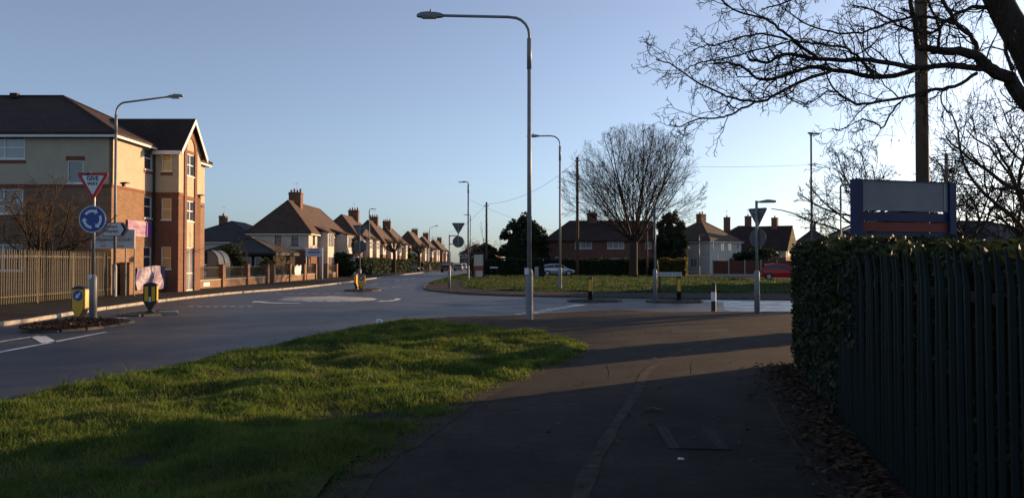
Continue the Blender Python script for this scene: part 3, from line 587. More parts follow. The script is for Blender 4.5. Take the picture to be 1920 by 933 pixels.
hedge('clipped_hedge', 'dark hedge along left footway before pollarded tree', (-19.6, 94), (-19.2, 119), 1.2, 2.1, 7000, (.07, .15), 'leaf_dark', seed=4)
hedge('clipped_hedge', 'dark hedge along left footway beyond pollarded tree', (-19.0, 124), (-18.6, 139), 1.2, 2.0, 4000, (.08, .16), 'leaf_dark', seed=5)
hedge('clipped_hedge', 'farther low hedge along left footway by far houses', (-18.6, 158), (-18.2, 230), 1.2, 1.6, 5000, (.1, .2), 'leaf_dark', seed=6)
hedge('clipped_hedge', 'unseen hedge block added to cast a shade band over the path', (8.5, 17.4), (8.85, 19.25), .45, 1.78, 1800, (.05, .1), 'leaf_ivy', seed=7)  # out of view behind the corner, added for the shadow band it throws

# ------------------------------------------------------------------ near tree whose limbs reach in from the upper right
t = thing('overhanging_tree', 'near bare tree with dark limbs reaching in from upper right', 'tree', (7.6, 9.6, 0))
rr = random.Random(17)
def lp(px, py, Y): return Vector((WX(px, Y) - 7.6, Y - 9.6, WZ(py, Y)))
tk = MB(); tk.tube([(0, 0, -.1), (-.02, 0, .3), (-.1, 0, 1.2), (-.35, 0, 2.1), lp(2000, 240, 9.6), lp(1925, 85, 9.6), lp(1893, 30, 9.6), lp(1868, -20, 9.6), lp(1840, -120, 9.5), lp(1800, -260, 9.4)], [.36, .3, .26, .24, .21, .17, .16, .15, .12, .07], 12); tk.build('trunk', 'bark_dark', t, True)
LIMBS = [
 ('A', 9.5, 9.3, .12, .035, [(2010, 262), (1960, 225), (1920, 182), (1894, 146), (1856, 124), (1837, 104), (1800, 96), (1760, 92), (1725, 87)]),
 ('B', 9.4, 8.5, .038, .014, [(1850, 128), (1781, 121), (1725, 125), (1631, 113), (1537, 109), (1474, 101), (1440, 117), (1405, 110)]),
 ('C', 9.3, 8.3, .033, .009, [(1725, 127), (1661, 143), (1575, 132), (1522, 124), (1459, 145), (1421, 146), (1402, 129), (1375, 118), (1340, 118)]),
 ('D', 8.9, 8.0, .022, .006, [(1565, 131), (1511, 150), (1462, 172), (1432, 189), (1380, 184), (1357, 176), (1305, 150), (1267, 124), (1230, 109)]),
 ('D2', 8.3, 7.9, .014, .005, [(1421, 189), (1380, 210), (1350, 221), (1312, 221), (1275, 236), (1256, 232)]),
 ('E', 9.4, 8.9, .024, .009, [(1835, 137), (1792, 161), (1744, 169), (1687, 184), (1620, 193), (1590, 184), (1567, 169), (1552, 139), (1535, 120)]),
 ('E2', 9.0, 8.8, .013, .005, [(1691, 191), (1676, 206), (1656, 240), (1642, 227), (1612, 225), (1586, 240), (1560, 242)]),
 ('E3', 9.0, 8.8, .012, .005, [(1590, 184), (1560, 170), (1530, 186), (1508, 192), (1480, 178)]),
 ('F', 8.8, 8.2, .02, .007, [(1537, 109), (1500, 82), (1470, 56), (1440, 34), (1395, 22), (1361, 4), (1340, -20)]),
 ('G', 9.1, 8.1, .02, .006, [(1640, 138), (1628, 125), (1612, 105), (1586, 88), (1537, 81), (1492, 75), (1425, 90), (1357, 109), (1312, 116), (1285, 130)]),
 ('G2', 8.6, 8.2, .013, .005, [(1480, 72), (1440, 62), (1400, 66), (1360, 80), (1320, 84), (1300, 95)]),
 ('I', 9.5, 9.4, .03, .02, [(1837, 100), (1830, 71), (1800, 45), (1774, 0), (1755, -50)]),
 ('J', 9.35, 9.1, .034, .022, [(1724, 88), (1718, 37), (1712, 0), (1705, -60)]),
 ('K', 9.6, 9.7, .025, .015, [(1899, 130), (1882, 56), (1864, 0), (1850, -40)]),
 ('L', 9.3, 8.9, .022, .008, [(1762, 92), (1765, 50), (1750, 15), (1735, -30)]),
 ('N', 9.4, 9.0, .02, .007, [(1800, 45), (1740, 30), (1680, 36), (1620, 58), (1560, 58), (1510, 40), (1470, 10)]),
 ('O', 9.7, 9.4, .03, .008, [(1890, 25), (1840, 10), (1790, 30), (1750, 60), (1700, 50), (1650, 20), (1600, 8)]),
 ('Q', 9.7, 9.9, .03, .008, [(1893, 30), (1860, -10), (1700, -40), (1560, -30), (1480, 0), (1440, 12)]),
]
NT = TP(seg=[5, 5, 4, 3], wob=[.2, .3, .36, .4], trop=[.0, .02, .02, .02], taper=[.35, .45, .6, .7], rmin=.0026, sides=[5, 4, 3, 3], n=[6, 5, 3, 2], lo=[.1, .12, .1], ang=[.8, .85, .9], ratio=[.5, .5, .5], rr=[.5, .6, .7], maxl=3, env=None)
cr = MB()
for nm, y0, y1, r0, r1, pp in LIMBS:
    m_ = len(pp); base = [lp(px, py, y0 + (y1 - y0) * i / (m_ - 1)) for i, (px, py) in enumerate(pp)]
    sp = [Vector(q) for q in smooth_line([tuple(b) for b in base], 4)]; k = len(sp)
    sp = [q + Vector((rr.gauss(0, .006), rr.gauss(0, .01), rr.gauss(0, .006))) for q in sp]
    rad = [r0 + (r1 - r0) * (i / (k - 1)) ** .8 for i in range(k)]; cr.tube(sp, rad, 8 if r0 > .04 else 6)
    # crooked side twigs, shorter and finer towards the tips
    Ltot = sum((b - a).length for a, b in zip(sp, sp[1:])); nc = int(Ltot * 9)
    for c in range(nc):
        tt = .12 + .88 * (c + rr.random()) / nc; f = tt * (k - 1); i = min(int(f), k - 2); q = sp[i].lerp(sp[i + 1], f - i); dd = (sp[i + 1] - sp[i]).normalized(); sd = rand_perp(dd, rr); an = rr.uniform(.5, 1.1)
        cd = dd * math.cos(an) + sd * math.sin(an); cd.y *= .7; ln = rr.uniform(.15, .6) * (1.2 - .4 * tt); lv = 1 if r0 > .012 else 2
        grow(cr, q, cd, ln, min(.011, rad[i] * .55), 1, NT, rr)
cr.build('crown', 'bark_dark', t)
# hanging strings of old seed keys
n = 520; pts = []
for k in range(n):
    px = rr.uniform(1560, 1920); py = rr.uniform(110, 270) if rr.random() < .7 else rr.uniform(10, 110); pts.append(tuple(lp(px, py, rr.uniform(8.8, 10))))
sk = MB()
for (x, y, z) in pts[:150]:
    sk.tube([(x, y, z + rr.uniform(.15, .45)), (x + rr.gauss(0, .04), y, z + .1), (x + rr.gauss(0, .06), y, z - .1)], .0025, 3, False)
sk.build('hanging_twigs', 'twig_brown', t)['kind'] = 'stuff'
leaf_cloud('seed_keys', np.array(pts), (.008, .022), 'dead_leaf', t, .35)

# ------------------------------------------------------------------ buildings
def vadd(o, u, s, z): return (o[0] + u[0] * s, o[1] + u[1] * s, z)
def wall_panel(mb, O, U, N, u0, u1, z0, z1, holes, reveal=.1):
    us = sorted({u0, u1, *[min(max(h[0], u0), u1) for h in holes], *[min(max(h[1], u0), u1) for h in holes]}); zs = sorted({z0, z1, *[min(max(h[2], z0), z1) for h in holes], *[min(max(h[3], z0), z1) for h in holes]})
    for a, b in zip(us, us[1:]):
        for c, d in zip(zs, zs[1:]):
            um, zm = (a + b) / 2, (c + d) / 2
            if any(h[0] < um < h[1] and h[2] < zm < h[3] for h in holes): continue
            mb.quad(vadd(O, U, a, c), vadd(O, U, b, c), vadd(O, U, b, d), vadd(O, U, a, d))
    I = (O[0] - N[0] * reveal, O[1] - N[1] * reveal)
    for h in holes:
        c, d = max(h[2], z0), min(h[3], z1)
        if d <= c: continue
        mb.quad(vadd(O, U, h[0], c), vadd(I, U, h[0], c), vadd(I, U, h[0], d), vadd(O, U, h[0], d)); mb.quad(vadd(I, U, h[1], c), vadd(O, U, h[1], c), vadd(O, U, h[1], d), vadd(I, U, h[1], d))
        if h[2] >= z0: mb.quad(vadd(O, U, h[0], h[2]), vadd(O, U, h[1], h[2]), vadd(I, U, h[1], h[2]), vadd(I, U, h[0], h[2]))
        if h[3] <= z1: mb.quad(vadd(I, U, h[0], h[3]), vadd(I, U, h[1], h[3]), vadd(O, U, h[1], h[3]), vadd(O, U, h[0], h[3]))
def wbox(mb, O, U, N, u0, u1, n0, n1, z0, z1):
    """box spanning u along the wall and n out of it"""
    n = len(mb.v)
    for z in (z0, z1):
        for (u, w) in ((u0, n0), (u1, n0), (u1, n1), (u0, n1)): mb.v.append((O[0] + U[0] * u + N[0] * w, O[1] + U[1] * u + N[1] * w, z))
    mb.f += [tuple(n + i for i in q) for q in ((3, 2, 1, 0), (4, 5, 6, 7), (0, 1, 5, 4), (1, 2, 6, 5), (2, 3, 7, 6), (3, 0, 4, 7))]
def window(parent, O, U, N, h, cols=1, rows=2, fm='upvc', gm='glass', reveal=.1, fw=.055, door=False, trim=None, sill=True, split=None):
    u0, u1, z0, z1 = h; n0, n1 = -reveal + .01, -reveal + .07
    f = MB(); wbox(f, O, U, N, u0, u0 + fw, n0, n1, z0, z1); wbox(f, O, U, N, u1 - fw, u1, n0, n1, z0, z1); wbox(f, O, U, N, u0 + fw, u1 - fw, n0, n1 - .003, z0, z0 + fw); wbox(f, O, U, N, u0 + fw, u1 - fw, n0, n1 - .003, z1 - fw, z1)
    us = [u0 + fw + (u1 - u0 - 2 * fw) * i / cols for i in range(cols + 1)]
    zs = [z0 + fw, *( [z0 + (z1 - z0) * s for s in split] if split else [z0 + (z1 - z0) * i / rows for i in range(1, rows)]), z1 - fw]
    for u in us[1:-1]: wbox(f, O, U, N, u - fw / 2, u + fw / 2, n0, n1 - .006, z0 + fw, z1 - fw)
    for z in zs[1:-1]: wbox(f, O, U, N, u0 + fw, u1 - fw, n0, n1 - .009, z - fw / 2, z + fw / 2)
    w = f.build('door' if door else 'window', fm, parent)
    for i in range(cols):
        for j in range(len(zs) - 1):
            p = MB(); wbox(p, O, U, N, us[i] + .01, us[i + 1] - .01, n0 + .008, n0 + .022, zs[j] + .005, zs[j + 1] - .005); p.build('pane', gm if isinstance(gm, str) else gm[j % len(gm)], w)
    if sill and not door:
        s = MB(); wbox(s, O, U, N, u0 - .05, u1 + .05, -reveal + .02, .05, z0 - .06, z0 - .002); s.build('sill', fm if trim is None else trim, w)
    return w
def lintel(parent, O, U, N, h, z0, z1, m='brick_trim', grow_=.06, proud=.025):
    s = MB(); wbox(s, O, U, N, h[0] - grow_, h[1] + grow_, -.02, proud, z0, z1); return s.build('lintel', m, parent)
def hip_roof(x0, x1, y0, y1, ez, rz, ov, axis, h0, h1, th=.12):
    """solid hipped/gabled roof; h0/h1 = hip run at the low/high end of the ridge axis (0 = gable)"""
    mb = MB(); X0, X1, Y0, Y1 = x0 - ov, x1 + ov, y0 - ov, y1 + ov
    half = ((Y1 - Y0) if axis == 'x' else (X1 - X0)) / 2; inner = half - ov; slope = (rz - ez) / inner; lo = ez - ov * slope
    if axis == 'x': ra, rb = (X0 + (h0 + ov if h0 else 0), (Y0 + Y1) / 2, rz), (X1 - (h1 + ov if h1 else 0), (Y0 + Y1) / 2, rz)
    else: ra, rb = ((X0 + X1) / 2, Y0 + (h0 + ov if h0 else 0), rz), ((X0 + X1) / 2, Y1 - (h1 + ov if h1 else 0), rz)
    c = [(X0, Y0, lo), (X1, Y0, lo), (X1, Y1, lo), (X0, Y1, lo)]
    if axis == 'x': F_ = [(c[0], c[1], rb, ra), (c[2], c[3], ra, rb), (c[3], c[0], ra), (c[1], c[2], rb)]
    else: F_ = [(c[1], c[2], rb, ra), (c[3], c[0], ra, rb), (c[0], c[1], ra), (c[2], c[3], rb)]
    for f in F_:
        mb.quad(*f); mb.quad(*[(p[0], p[1], p[2] - th) for p in reversed(f)])
    for i in range(4): a, b = c[i], c[(i + 1) % 4]; mb.quad((a[0], a[1], a[2] - th), (b[0], b[1], b[2] - th), b, a)
    mb.lo = lo; mb.r = (ra, rb); mb.c = c; return mb
def fascia(mb_roof, parent, m='upvc', hgt=.2, th=.12, gutter=True):
    b = MB(); c = mb_roof.c; z = mb_roof.lo - th; e = .03
    x0, y0 = c[0][0], c[0][1]; x1, y1 = c[2][0], c[2][1]
    b.box(x0 + .02, x1 - .02, y0 + .02, y0 + .05, z - hgt + .08, z + .06); b.box(x0 + .02, x1 - .02, y1 - .05, y1 - .02, z - hgt + .08, z + .06); b.box(x0 + .02, x0 + .05, y0 + .052, y1 - .052, z - hgt + .08, z + .06); b.box(x1 - .05, x1 - .02, y0 + .052, y1 - .052, z - hgt + .08, z + .06)
    return b.build('fascia', m, parent)
def ridge_tiles(mb_roof, parent, m):
    b = MB(); ra, rb = mb_roof.r; b.tube([(ra[0], ra[1], ra[2] + .01), (rb[0], rb[1], rb[2] + .01)], .09, 6)
    for c in mb_roof.c:
        e = ra if (Vector(c) - Vector(ra)).length < (Vector(c) - Vector(rb)).length else rb
        if abs(c[0] - e[0]) > .5 and abs(c[1] - e[1]) > .5: b.tube([(c[0], c[1], c[2] + .01), (e[0], e[1], e[2] + .01)], .075, 6)
    return b.build('ridge_tiles', m, parent)
UX, UY = (1, 0), (0, 1)
# care home on the left
BX, BY = -19.7, 38.0
home = thing('care_home', 'three storey cream and brick care home on the left', 'building', (BX, BY, 0))
EZ, SZ = 8.0, 5.38
front = [(-6.3, -4.3, 6.7, 7.82), (-2.2, -1.4, 5.5, 6.62), (-6.3, -4.35, 4.0, 5.22), (-6.3, -4.35, 1.2, 2.5), (-10.5, -9, 6.7, 7.8), (-10.5, -9, 4.0, 5.2)]
w1 = MB(); w2 = MB()
wall_panel(w1, (0, 0), UX, (0, -1), -25, 0, 0, SZ, [h for h in front if h[2] < SZ - .01 and h[3] <= SZ]); wall_panel(w2, (0, 0), UX, (0, -1), -25, -.14, SZ, EZ, [h for h in front if h[3] > SZ])
side = [(3.35, 4.25, 6.62, 7.75), (3.35, 4.25, 4.0, 5.15), (3.35, 4.25, 1.25, 2.45)]
wall_panel(w1, (0, 0), UY, UX, 0, 4.4, 0, SZ, [h for h in side if h[3] < SZ]); wall_panel(w2, (0, 0), UY, UX, 0, 4.4, SZ, EZ, [h for h in side if h[3] > SZ])
wall_panel(w1, (0, 0), UY, UX, 7.4, 11.5, 0, SZ, []); wall_panel(w2, (0, 0), UY, UX, 7.4, 11.5, SZ, EZ, [])
wall_panel(w1, (0, 11.5), (-1, 0), UY, 0, 25, 0, SZ, []); wall_panel(w2, (0, 11.5), (-1, 0), UY, 0, 25, SZ, EZ, []); wall_panel(w1, (-25, 11.5), (0, -1), (-1, 0), 0, 11.5, 0, SZ, []); wall_panel(w2, (-25, 11.5), (0, -1), (-1, 0), 0, 11.5, SZ, EZ, [])
w1.build('brick_wall', 'brick', home); w2.build('rendered_wall', 'render_cream', home)
q = MB(); wbox(q, (0, 0), UX, (0, -1), -.14, 0, -.1, 0, SZ, EZ); q.build('brick_quoin', 'brick', home)
# bay
BD, B0, B1 = 1.4, 4.4, 7.4
bw1, bw2 = MB(), MB()
bf = [(.46, 1.0, 6.62, 7.72), (.46, 1.0, 3.95, 5.12), (.46, 1.0, 1.25, 2.46)]
wall_panel(bw1, (0, B0), UX, (0, -1), 0, BD, 0, SZ, [h for h in bf if h[3] < SZ]); wall_panel(bw2, (0, B0), UX, (0, -1), 0, BD, SZ, EZ, [h for h in bf if h[3] > SZ])
bs = [(5.36, 6.45, 6.5, 7.75), (5.36, 6.45, 3.95, 5.1), (5.36, 6.45, .02, 2.46)]
wall_panel(bw1, (BD, 0), UY, UX, B0, 5.36, 0, SZ, []); wall_panel(bw1, (BD, 0), UY, UX, 6.45, B1, 0, SZ, []); wall_panel(bw2, (BD, 0), UY, UX, 5.36, 6.45, 0, SZ, bs[1:]); wall_panel(bw2, (BD, 0), UY, UX, B0, B1, SZ, EZ, bs[:1])
bm_ = (B0 + B1) / 2; bw2.quad((BD, B0, EZ), (BD, B1, EZ), (BD, bm_, 9.6)); wall_panel(bw1, (BD, B1), (-1, 0), UY, 0, BD, 0, SZ, []); wall_panel(bw2, (BD, B1), (-1, 0), UY, 0, BD, SZ, EZ, [])
bw1.build('brick_wall', 'brick_red', home); bw2.build('rendered_wall', 'render_cream', home)
for (a, b) in ((5.06, 5.36), (6.45, 6.75)):
    p_ = MB(); wbox(p_, (BD, 0), UY, UX, a, b, -.02, .06, 0, 7.95); p_.build('brick_pilaster', 'brick_red', home)
arch = MB(); c_, ri, ro, n = ((5.06 + 6.75) / 2, 7.95), .55, .845, 14
for i in range(n):
    a, b = math.pi * i / n, math.pi * (i + 1) / n; P4 = [(c_[0] + r_ * math.cos(t_), c_[1] + r_ * 1.25 * math.sin(t_)) for r_, t_ in ((ri, a), (ro, a), (ro, b), (ri, b))]
    arch.quad(*[(BD + .055, y_, z_) for y_, z_ in P4]); arch.quad((BD, *P4[1]), (BD, *P4[2]), (BD + .055, *P4[2]), (BD + .055, *P4[1])); arch.quad((BD + .055, *P4[0]), (BD + .055, *P4[3]), (BD, *P4[3]), (BD, *P4[0]))
arch.build('brick_arch', 'brick_trim', home)
for h, c, r_, gm, sp in ((front[0], 2, 2, 'glass_blind', None), (front[1], 1, 1, 'glass', None), (front[2], 2, 2, ['glass_blind', 'glass'], [.55]), (front[3], 2, 2, 'glass', None), (front[4], 2, 2, 'glass', None), (front[5], 2, 2, 'glass', None)): window(home, (0, 0), UX, (0, -1), h, c, r_, gm=gm, split=sp)
for h in front[:1] + front[4:5]: lintel(home, (0, 0), UX, (0, -1), h, h[3] + .01, h[3] + .17); lintel(home, (0, 0), UX, (0, -1), h, h[2] - .22, h[2] - .065)
lintel(home, (0, 0), UX, (0, -1), front[1], 6.63, 6.83)
for h in side: window(home, (0, 0), UY, UX, h, 1, 2, gm='glass', split=[.55])
lintel(home, (0, 0), UY, UX, side[0], 6.4, 6.55)
for h in bf: window(home, (0, B0), UX, (0, -1), h, 1, 2, gm='glass_gold', split=[.5])
lintel(home, (0, B0), UX, (0, -1), bf[0], 7.73, 7.9); lintel(home, (0, B0), UX, (0, -1), bf[0], 6.38, 6.55)
for h in bs[:2]: window(home, (BD, 0), UY, UX, h, 2, 2, gm='glass')
window(home, (BD, 0), UY, UX, bs[2], 2, 2, gm='glass_blind', door=True, split=[.4])
lintel(home, (BD, 0), UY, UX, bs[0], 7.77, 7.93, grow_=-.005); lintel(home, (BD, 0), UY, UX, bs[1], 5.12, 5.34, grow_=-.005)
bl = MB()
for O, U, N, a, b in (((0, 0), UX, (0, -1), -25, -.001), ((0, 0), UY, UX, 0, 4.38), ((0, B0), UX, (0, -1), .04, BD), ((BD, 0), UY, UX, B0, 5.05), ((BD, 0), UY, UX, 6.76, B1)): wbox(bl, O, U, N, a, b, -.02, .03, SZ - .07, SZ + .07)
bl.build('soldier_course', 'brick_trim', home)
hr = hip_roof(-25, 0, 0, 11.5, EZ + .15, 11.0, .35, 'x', 5.75, 5.75); ro_ = hr.build('roof', 'roof_dark', home); fascia(hr, home); ridge_tiles(hr, ro_, 'roof_dark')
vent = MB(); vent.box(-8.6, -8.2, 5.4, 5.7, 10.9, 11.15); vent.build('ridge_vent', 'roof_dark', ro_)
# bay roof: gable facing the road
br = MB(); ov = .3; e1 = BD + .28; sl_ = (9.68 - EZ) / 1.5; lo = EZ + .1 - ov * sl_; rz_ = EZ + .1 + 1.5 * sl_
bck = -3.4
for sgn, ye in ((-1, B0 - ov), (1, B1 + ov)):
    A_, B_, C_, D_ = (bck, ye, lo), (e1, ye, lo), (e1, bm_, rz_), (bck, bm_, rz_)
    f = (A_, B_, C_, D_) if sgn < 0 else (B_, A_, D_, C_); br.quad(*f); br.quad(*[(p[0], p[1], p[2] - .1) for p in reversed(f)])
    br.quad((e1, ye, lo - .1), (e1, bm_, rz_ - .1), C_, B_) if sgn < 0 else br.quad((e1, bm_, rz_ - .1), (e1, ye, lo - .1), B_, C_)
    br.quad((A_[0], A_[1], lo - .1), (B_[0], B_[1], lo - .1), B_, A_)
br.build('bay_roof', 'roof_dark', home)
bb = MB()
for ye in (B0 - ov, B1 + ov):
    n = len(bb.v)
    for x_ in (e1 - .01, e1 + .03):
        bb.v += [(x_, ye, lo - .32), (x_, bm_, rz_ - .3), (x_, bm_, rz_ - .03), (x_, ye, lo - .03)]
    bb.f += [(n, n + 1, n + 2, n + 3), (n + 7, n + 6, n + 5, n + 4), (n, n + 4, n + 5, n + 1), (n + 3, n + 2, n + 6, n + 7), (n, n + 3, n + 7, n + 4)]
bb.build('bargeboard', 'upvc', home)
gf = MB(); gf.box(0.06, BD + .2, B0 - ov - .01, B0 - ov + .02, lo - .26, lo - .06); gf.box(.03, BD + .1, B0 - ov + .02, B0, lo - .22, lo - .2); gf.build('fascia', 'upvc', home)
dp = MB(); dp.tube([(.09, B0 - .08, .05), (.09, B0 - .08, lo - .3)], .045, 8); dp.build('drainpipe', 'black_trim', home)
for (O, U, N, u, z) in (((0, 0), UY, UX, 1.1, 5.6), ((BD, 0), UY, UX, 7.1, 5.5), ((0, 0), UY, UX, 10.6, 5.1)):
    s = MB(); wbox(s, O, U, N, u - .16, u + .16, 0, .28, z, z + .06); wbox(s, O, U, N, u - .06, u + .06, 0, .1, z - .14, z); s.build('wall_light', 'black_trim', home)

def house(name, label, loc, rz, W, L, eaves, ridge, hips=(True, True), zs=None, lower='brick_brown', upper='render_white', roof='roof_brown', fronts=(), rights=(), lefts=(), chims=(), gm='glass', fm='upvc', group=None, ov=.35, fas='upvc', bays=(), cat='house', detail=True):
    t = thing(name, label, cat, loc, rz, group); a = W / 2; walls = [('front', (-a, 0), UX, (0, -1), W, fronts), ('right', (a, 0), UY, UX, L, rights), ('back', (a, L), (-1, 0), UY, W, ()), ('left', (-a, L), (0, -1), (-1, 0), L, lefts)]
    zs = eaves if zs is None else zs; m1, m2 = MB(), MB()
    for nm, O, U, N, ln, hs in walls:
        wall_panel(m1, O, U, N, 0, ln, 0, min(zs, eaves), [h for h in hs if h[3] <= zs])
        if zs < eaves: wall_panel(m2, O, U, N, 0, ln, zs, eaves, [h for h in hs if h[2] >= zs])
        for h in hs: window(t, O, U, N, h[:4], h[4] if len(h) > 4 else 1, h[5] if len(h) > 5 else 2, fm, h[6] if len(h) > 6 else gm, trim=fm)
    for e, hp in ((0, hips[0]), (L, hips[1])):
        if not hp: (m2 if zs < eaves else m1).quad((-a, e, eaves), (a, e, eaves), (0, e, ridge - .12))
    m1.build('lower_wall' if zs < eaves else 'wall', lower, t)
    if zs < eaves: m2.build('upper_wall', upper, t)
    r_ = hip_roof(-a, a, 0, L, eaves + .1, ridge, ov, 'y', a if hips[0] else 0, a if hips[1] else 0); ro = r_.build('roof', roof, t); ridge_tiles(r_, ro, roof)
    if all(hips): fascia(r_, t, fas, .18)
    for (x, y, w, l, top, pots) in chims:
        c = MB(); c.box(x - w / 2, x + w / 2, y - l / 2, y + l / 2, eaves, top - .22); c.box(x - w / 2 - .05, x + w / 2 + .05, y - l / 2 - .05, y + l / 2 + .05, top - .22, top - .1); c.box(x - w / 2, x + w / 2, y - l / 2, y + l / 2, top - .1, top); co = c.build('chimney', 'brick_red', ro)
        for k in range(pots):
            wide = w > l; yy = y if wide else y + (k - (pots - 1) / 2) * l / pots; xx = x + (k - (pots - 1) / 2) * w / pots if wide else x; p = MB(); p.tube([(xx, yy, top - .02), (xx, yy, top + .22 + .12 * (k % 2)), (xx, yy, top + .3 + .12 * (k % 2))], [.12, .095, .115], 8)
            po = p.build('chimney_pot', 'brick_trim', t)
        if detail:
            ae = MB(); ae.tube([(x + .1, y, top), (x + .1, y, top + 1.1)], .018, 4); ae.tube([(x - .35, y + .1, top + 1.0), (x + .45, y - .1, top + 1.05)], .014, 4)
            for k in range(4): ae.tube([(x - .3 + .2 * k, y - .22, top + 1.02), (x - .3 + .2 * k, y + .22, top + 1.02)], .01, 4)
            ae.build('aerial', 'galv', t)
    for (y0, y1, dep, top, m) in bays:
        b = MB(); hs = [(.25, y1 - y0 - .25, .8, 2.2)] + ([(.25, y1 - y0 - .25, 3.5, 4.75)] if top > 4 else [])
        wall_panel(b, (a + dep, y0), UY, UX, 0, y1 - y0, 0, top, hs); wall_panel(b, (a, y0), UX, (0, -1), 0, dep, 0, top, []); wall_panel(b, (a + dep, y1), (-1, 0), UY, 0, dep, 0, top, []); b.build('bay_wall', m, t)
        for h in hs: window(t, (a + dep, y0), UY, UX, h, 3, 2, fm, 'glass_blind', fw=.09)
        if top < 4:
            q = MB(); q.quad((a - .02, y0 - .15, top + .55), (a + dep + .2, y0 - .15, top), (a + dep + .2, y1 + .15, top), (a - .02, y1 + .15, top + .55)); q.quad((a + dep + .2, y0 - .15, top - .1), (a + dep + .2, y1 + .15, top - .1), (a + dep + .2, y1 + .15, top), (a + dep + .2, y0 - .15, top)); q.quad((a, y0 - .15, top - .1), (a + dep + .2, y0 - .15, top - .1), (a + dep + .2, y0 - .15, top), (a, y0 - .15, top + .55)); q.build('bay_canopy', roof, t)
        else:
            q = MB(); q.quad((a - .6, y0 - .1, top + .75), (a + dep + .15, y0 - .1, top), (a + dep + .15, y1 + .1, top), (a - .6, y1 + .1, top + .75)); q.quad((a - .6, y0 - .1, top + .4), (a + dep + .15, y0 - .1, top - .1), (a + dep + .15, y0 - .1, top), (a - .6, y0 - .1, top + .75)); q.quad((a + dep + .15, y0 - .1, top - .1), (a + dep + .15, y1 + .1, top - .1), (a + dep + .15, y1 + .1, top), (a + dep + .15, y0 - .1, top)); q.build('bay_canopy', roof, t)
    return t
SEMI = dict(zs=2.95, lower='brick_brown', upper='render_white', roof='roof_brown', gm='glass')
house('semi_detached_house', 'nearest white hipped house with brick base and brown framed windows', (-24.4, 81, 0), 0, 6.2, 20, 5.0, 8.35, fronts=[(2.65, 3.3, 3.4, 4.7, 1, 3, 'glass_blind'), (4.4, 5.1, 3.4, 4.7, 1, 2, 'glass_blind')], rights=[(1.6, 2.6, 3.5, 4.7, 1, 2), (8.6, 9.4, 3.5, 4.7, 1, 2), (17.2, 18.4, 3.5, 4.7, 2, 2)], chims=[(0, 6.2, 1.35, 1.0, 9.5, 4)], bays=[(4.2, 7.2, 1.0, 4.95, 'render_white'), (11.5, 15.5, 1.6, 4.95, 'render_white'), (11.9, 15.1, 2.3, 2.5, 'render_white')], fm='brown_frame', **SEMI)
terr = [(106.5, 15.5, 118.2, 'second left house along the road, its chimney above the sign post'), (126.5, 13.5, 135.3, 'third left house along the road with brown sunlit roof'), (144.5, 15, 149.5, 'fourth left house along the road behind the pollarded tree'), (172, 17, 187.5, 'fifth left house, first one past the dark shrub gap'), (199, 15, 211.5, 'sixth left house with white lit front'), (228, 24, 251, 'farthest left house of the row with red bay')]
for i, (y0, L, cy, lb) in enumerate(terr):
    house('semi_detached_house', lb, (-24.2 + (.6 if i > 2 else 0), y0, 0), 0, 6.2, L, 5.0, 8.4 + (.3 if i in (1, 3) else 0), zs=2.9 if i != 5 else 5.0, lower='brick_brown' if i != 5 else 'brick_red', upper='render_white', roof='roof_brown', rights=[(1.2, 2.4, 3.4, 4.6, 1, 2), (L - 2.6, L - 1.4, 3.4, 4.6, 1, 2)], fronts=[(3.0, 3.8, 3.4, 4.5, 1, 2)], chims=[(0, cy - y0, 1.5, 1.0, 9.6, 4)], bays=[(3.5, 6, .8, 4.95, 'render_white'), (L - 6, L - 3.5, .8, 4.95, 'render_white')], hips=(True, True), group='houses along the left side of the road', detail=i < 3)
house('end_house', 'distant hipped house closing the far end of the road', (-15.2, 285, 0), R(-20), 9, 12, 5.0, 8.6, zs=3, lower='brick_brown', upper='render_white', roof='roof_brown', fronts=[(1.2, 2.6, 3.3, 4.5, 2, 2), (5.8, 7.4, 3.3, 4.5, 2, 2), (1.2, 2.8, .9, 2.3, 2, 2)], rights=[(2, 3.2, 3.3, 4.5)], detail=False)
house('end_house', 'distant dark roofed house right of road end behind kiosk', (-10.0, 250, 0), R(-15), 8, 10, 4.8, 8.2, zs=4.8, lower='brick_red', roof='roof_dark', rights=[(2, 3.2, 3.3, 4.5)], fronts=[(1, 2.2, 3.2, 4.4)], detail=False)
house('bungalow', 'dark roofed house behind railing wall left of white house', (-32.2, 84, 0), 0, 9.4, 14, 4.0, 6.3, zs=1.0, lower='brick_brown', upper='render_white', roof='roof_slate', fronts=[(6.2, 7.2, 2.2, 3.4)], chims=[(-1.2, 5.4, .7, .9, 7.0, 1)])
house('outbuilding', 'low dark roofed outbuilding with three cream windows', (-24.7, 70, 0), 0, 6.2, 7, 2.55, 3.95, zs=1.2, lower='painted_shade_wall', upper='painted_shade_wall', roof='roof_slate', fronts=[(2.5, 3.1, 1.3, 2.1, 1, 1, 'glass_blind'), (3.4, 4.2, 1.3, 2.1, 1, 1, 'glass_blind'), (4.5, 5.1, 1.3, 2.1, 1, 1, 'glass_blind')], fas='black_trim', cat='building')  # walls coloured dark in place of the shade falling on them
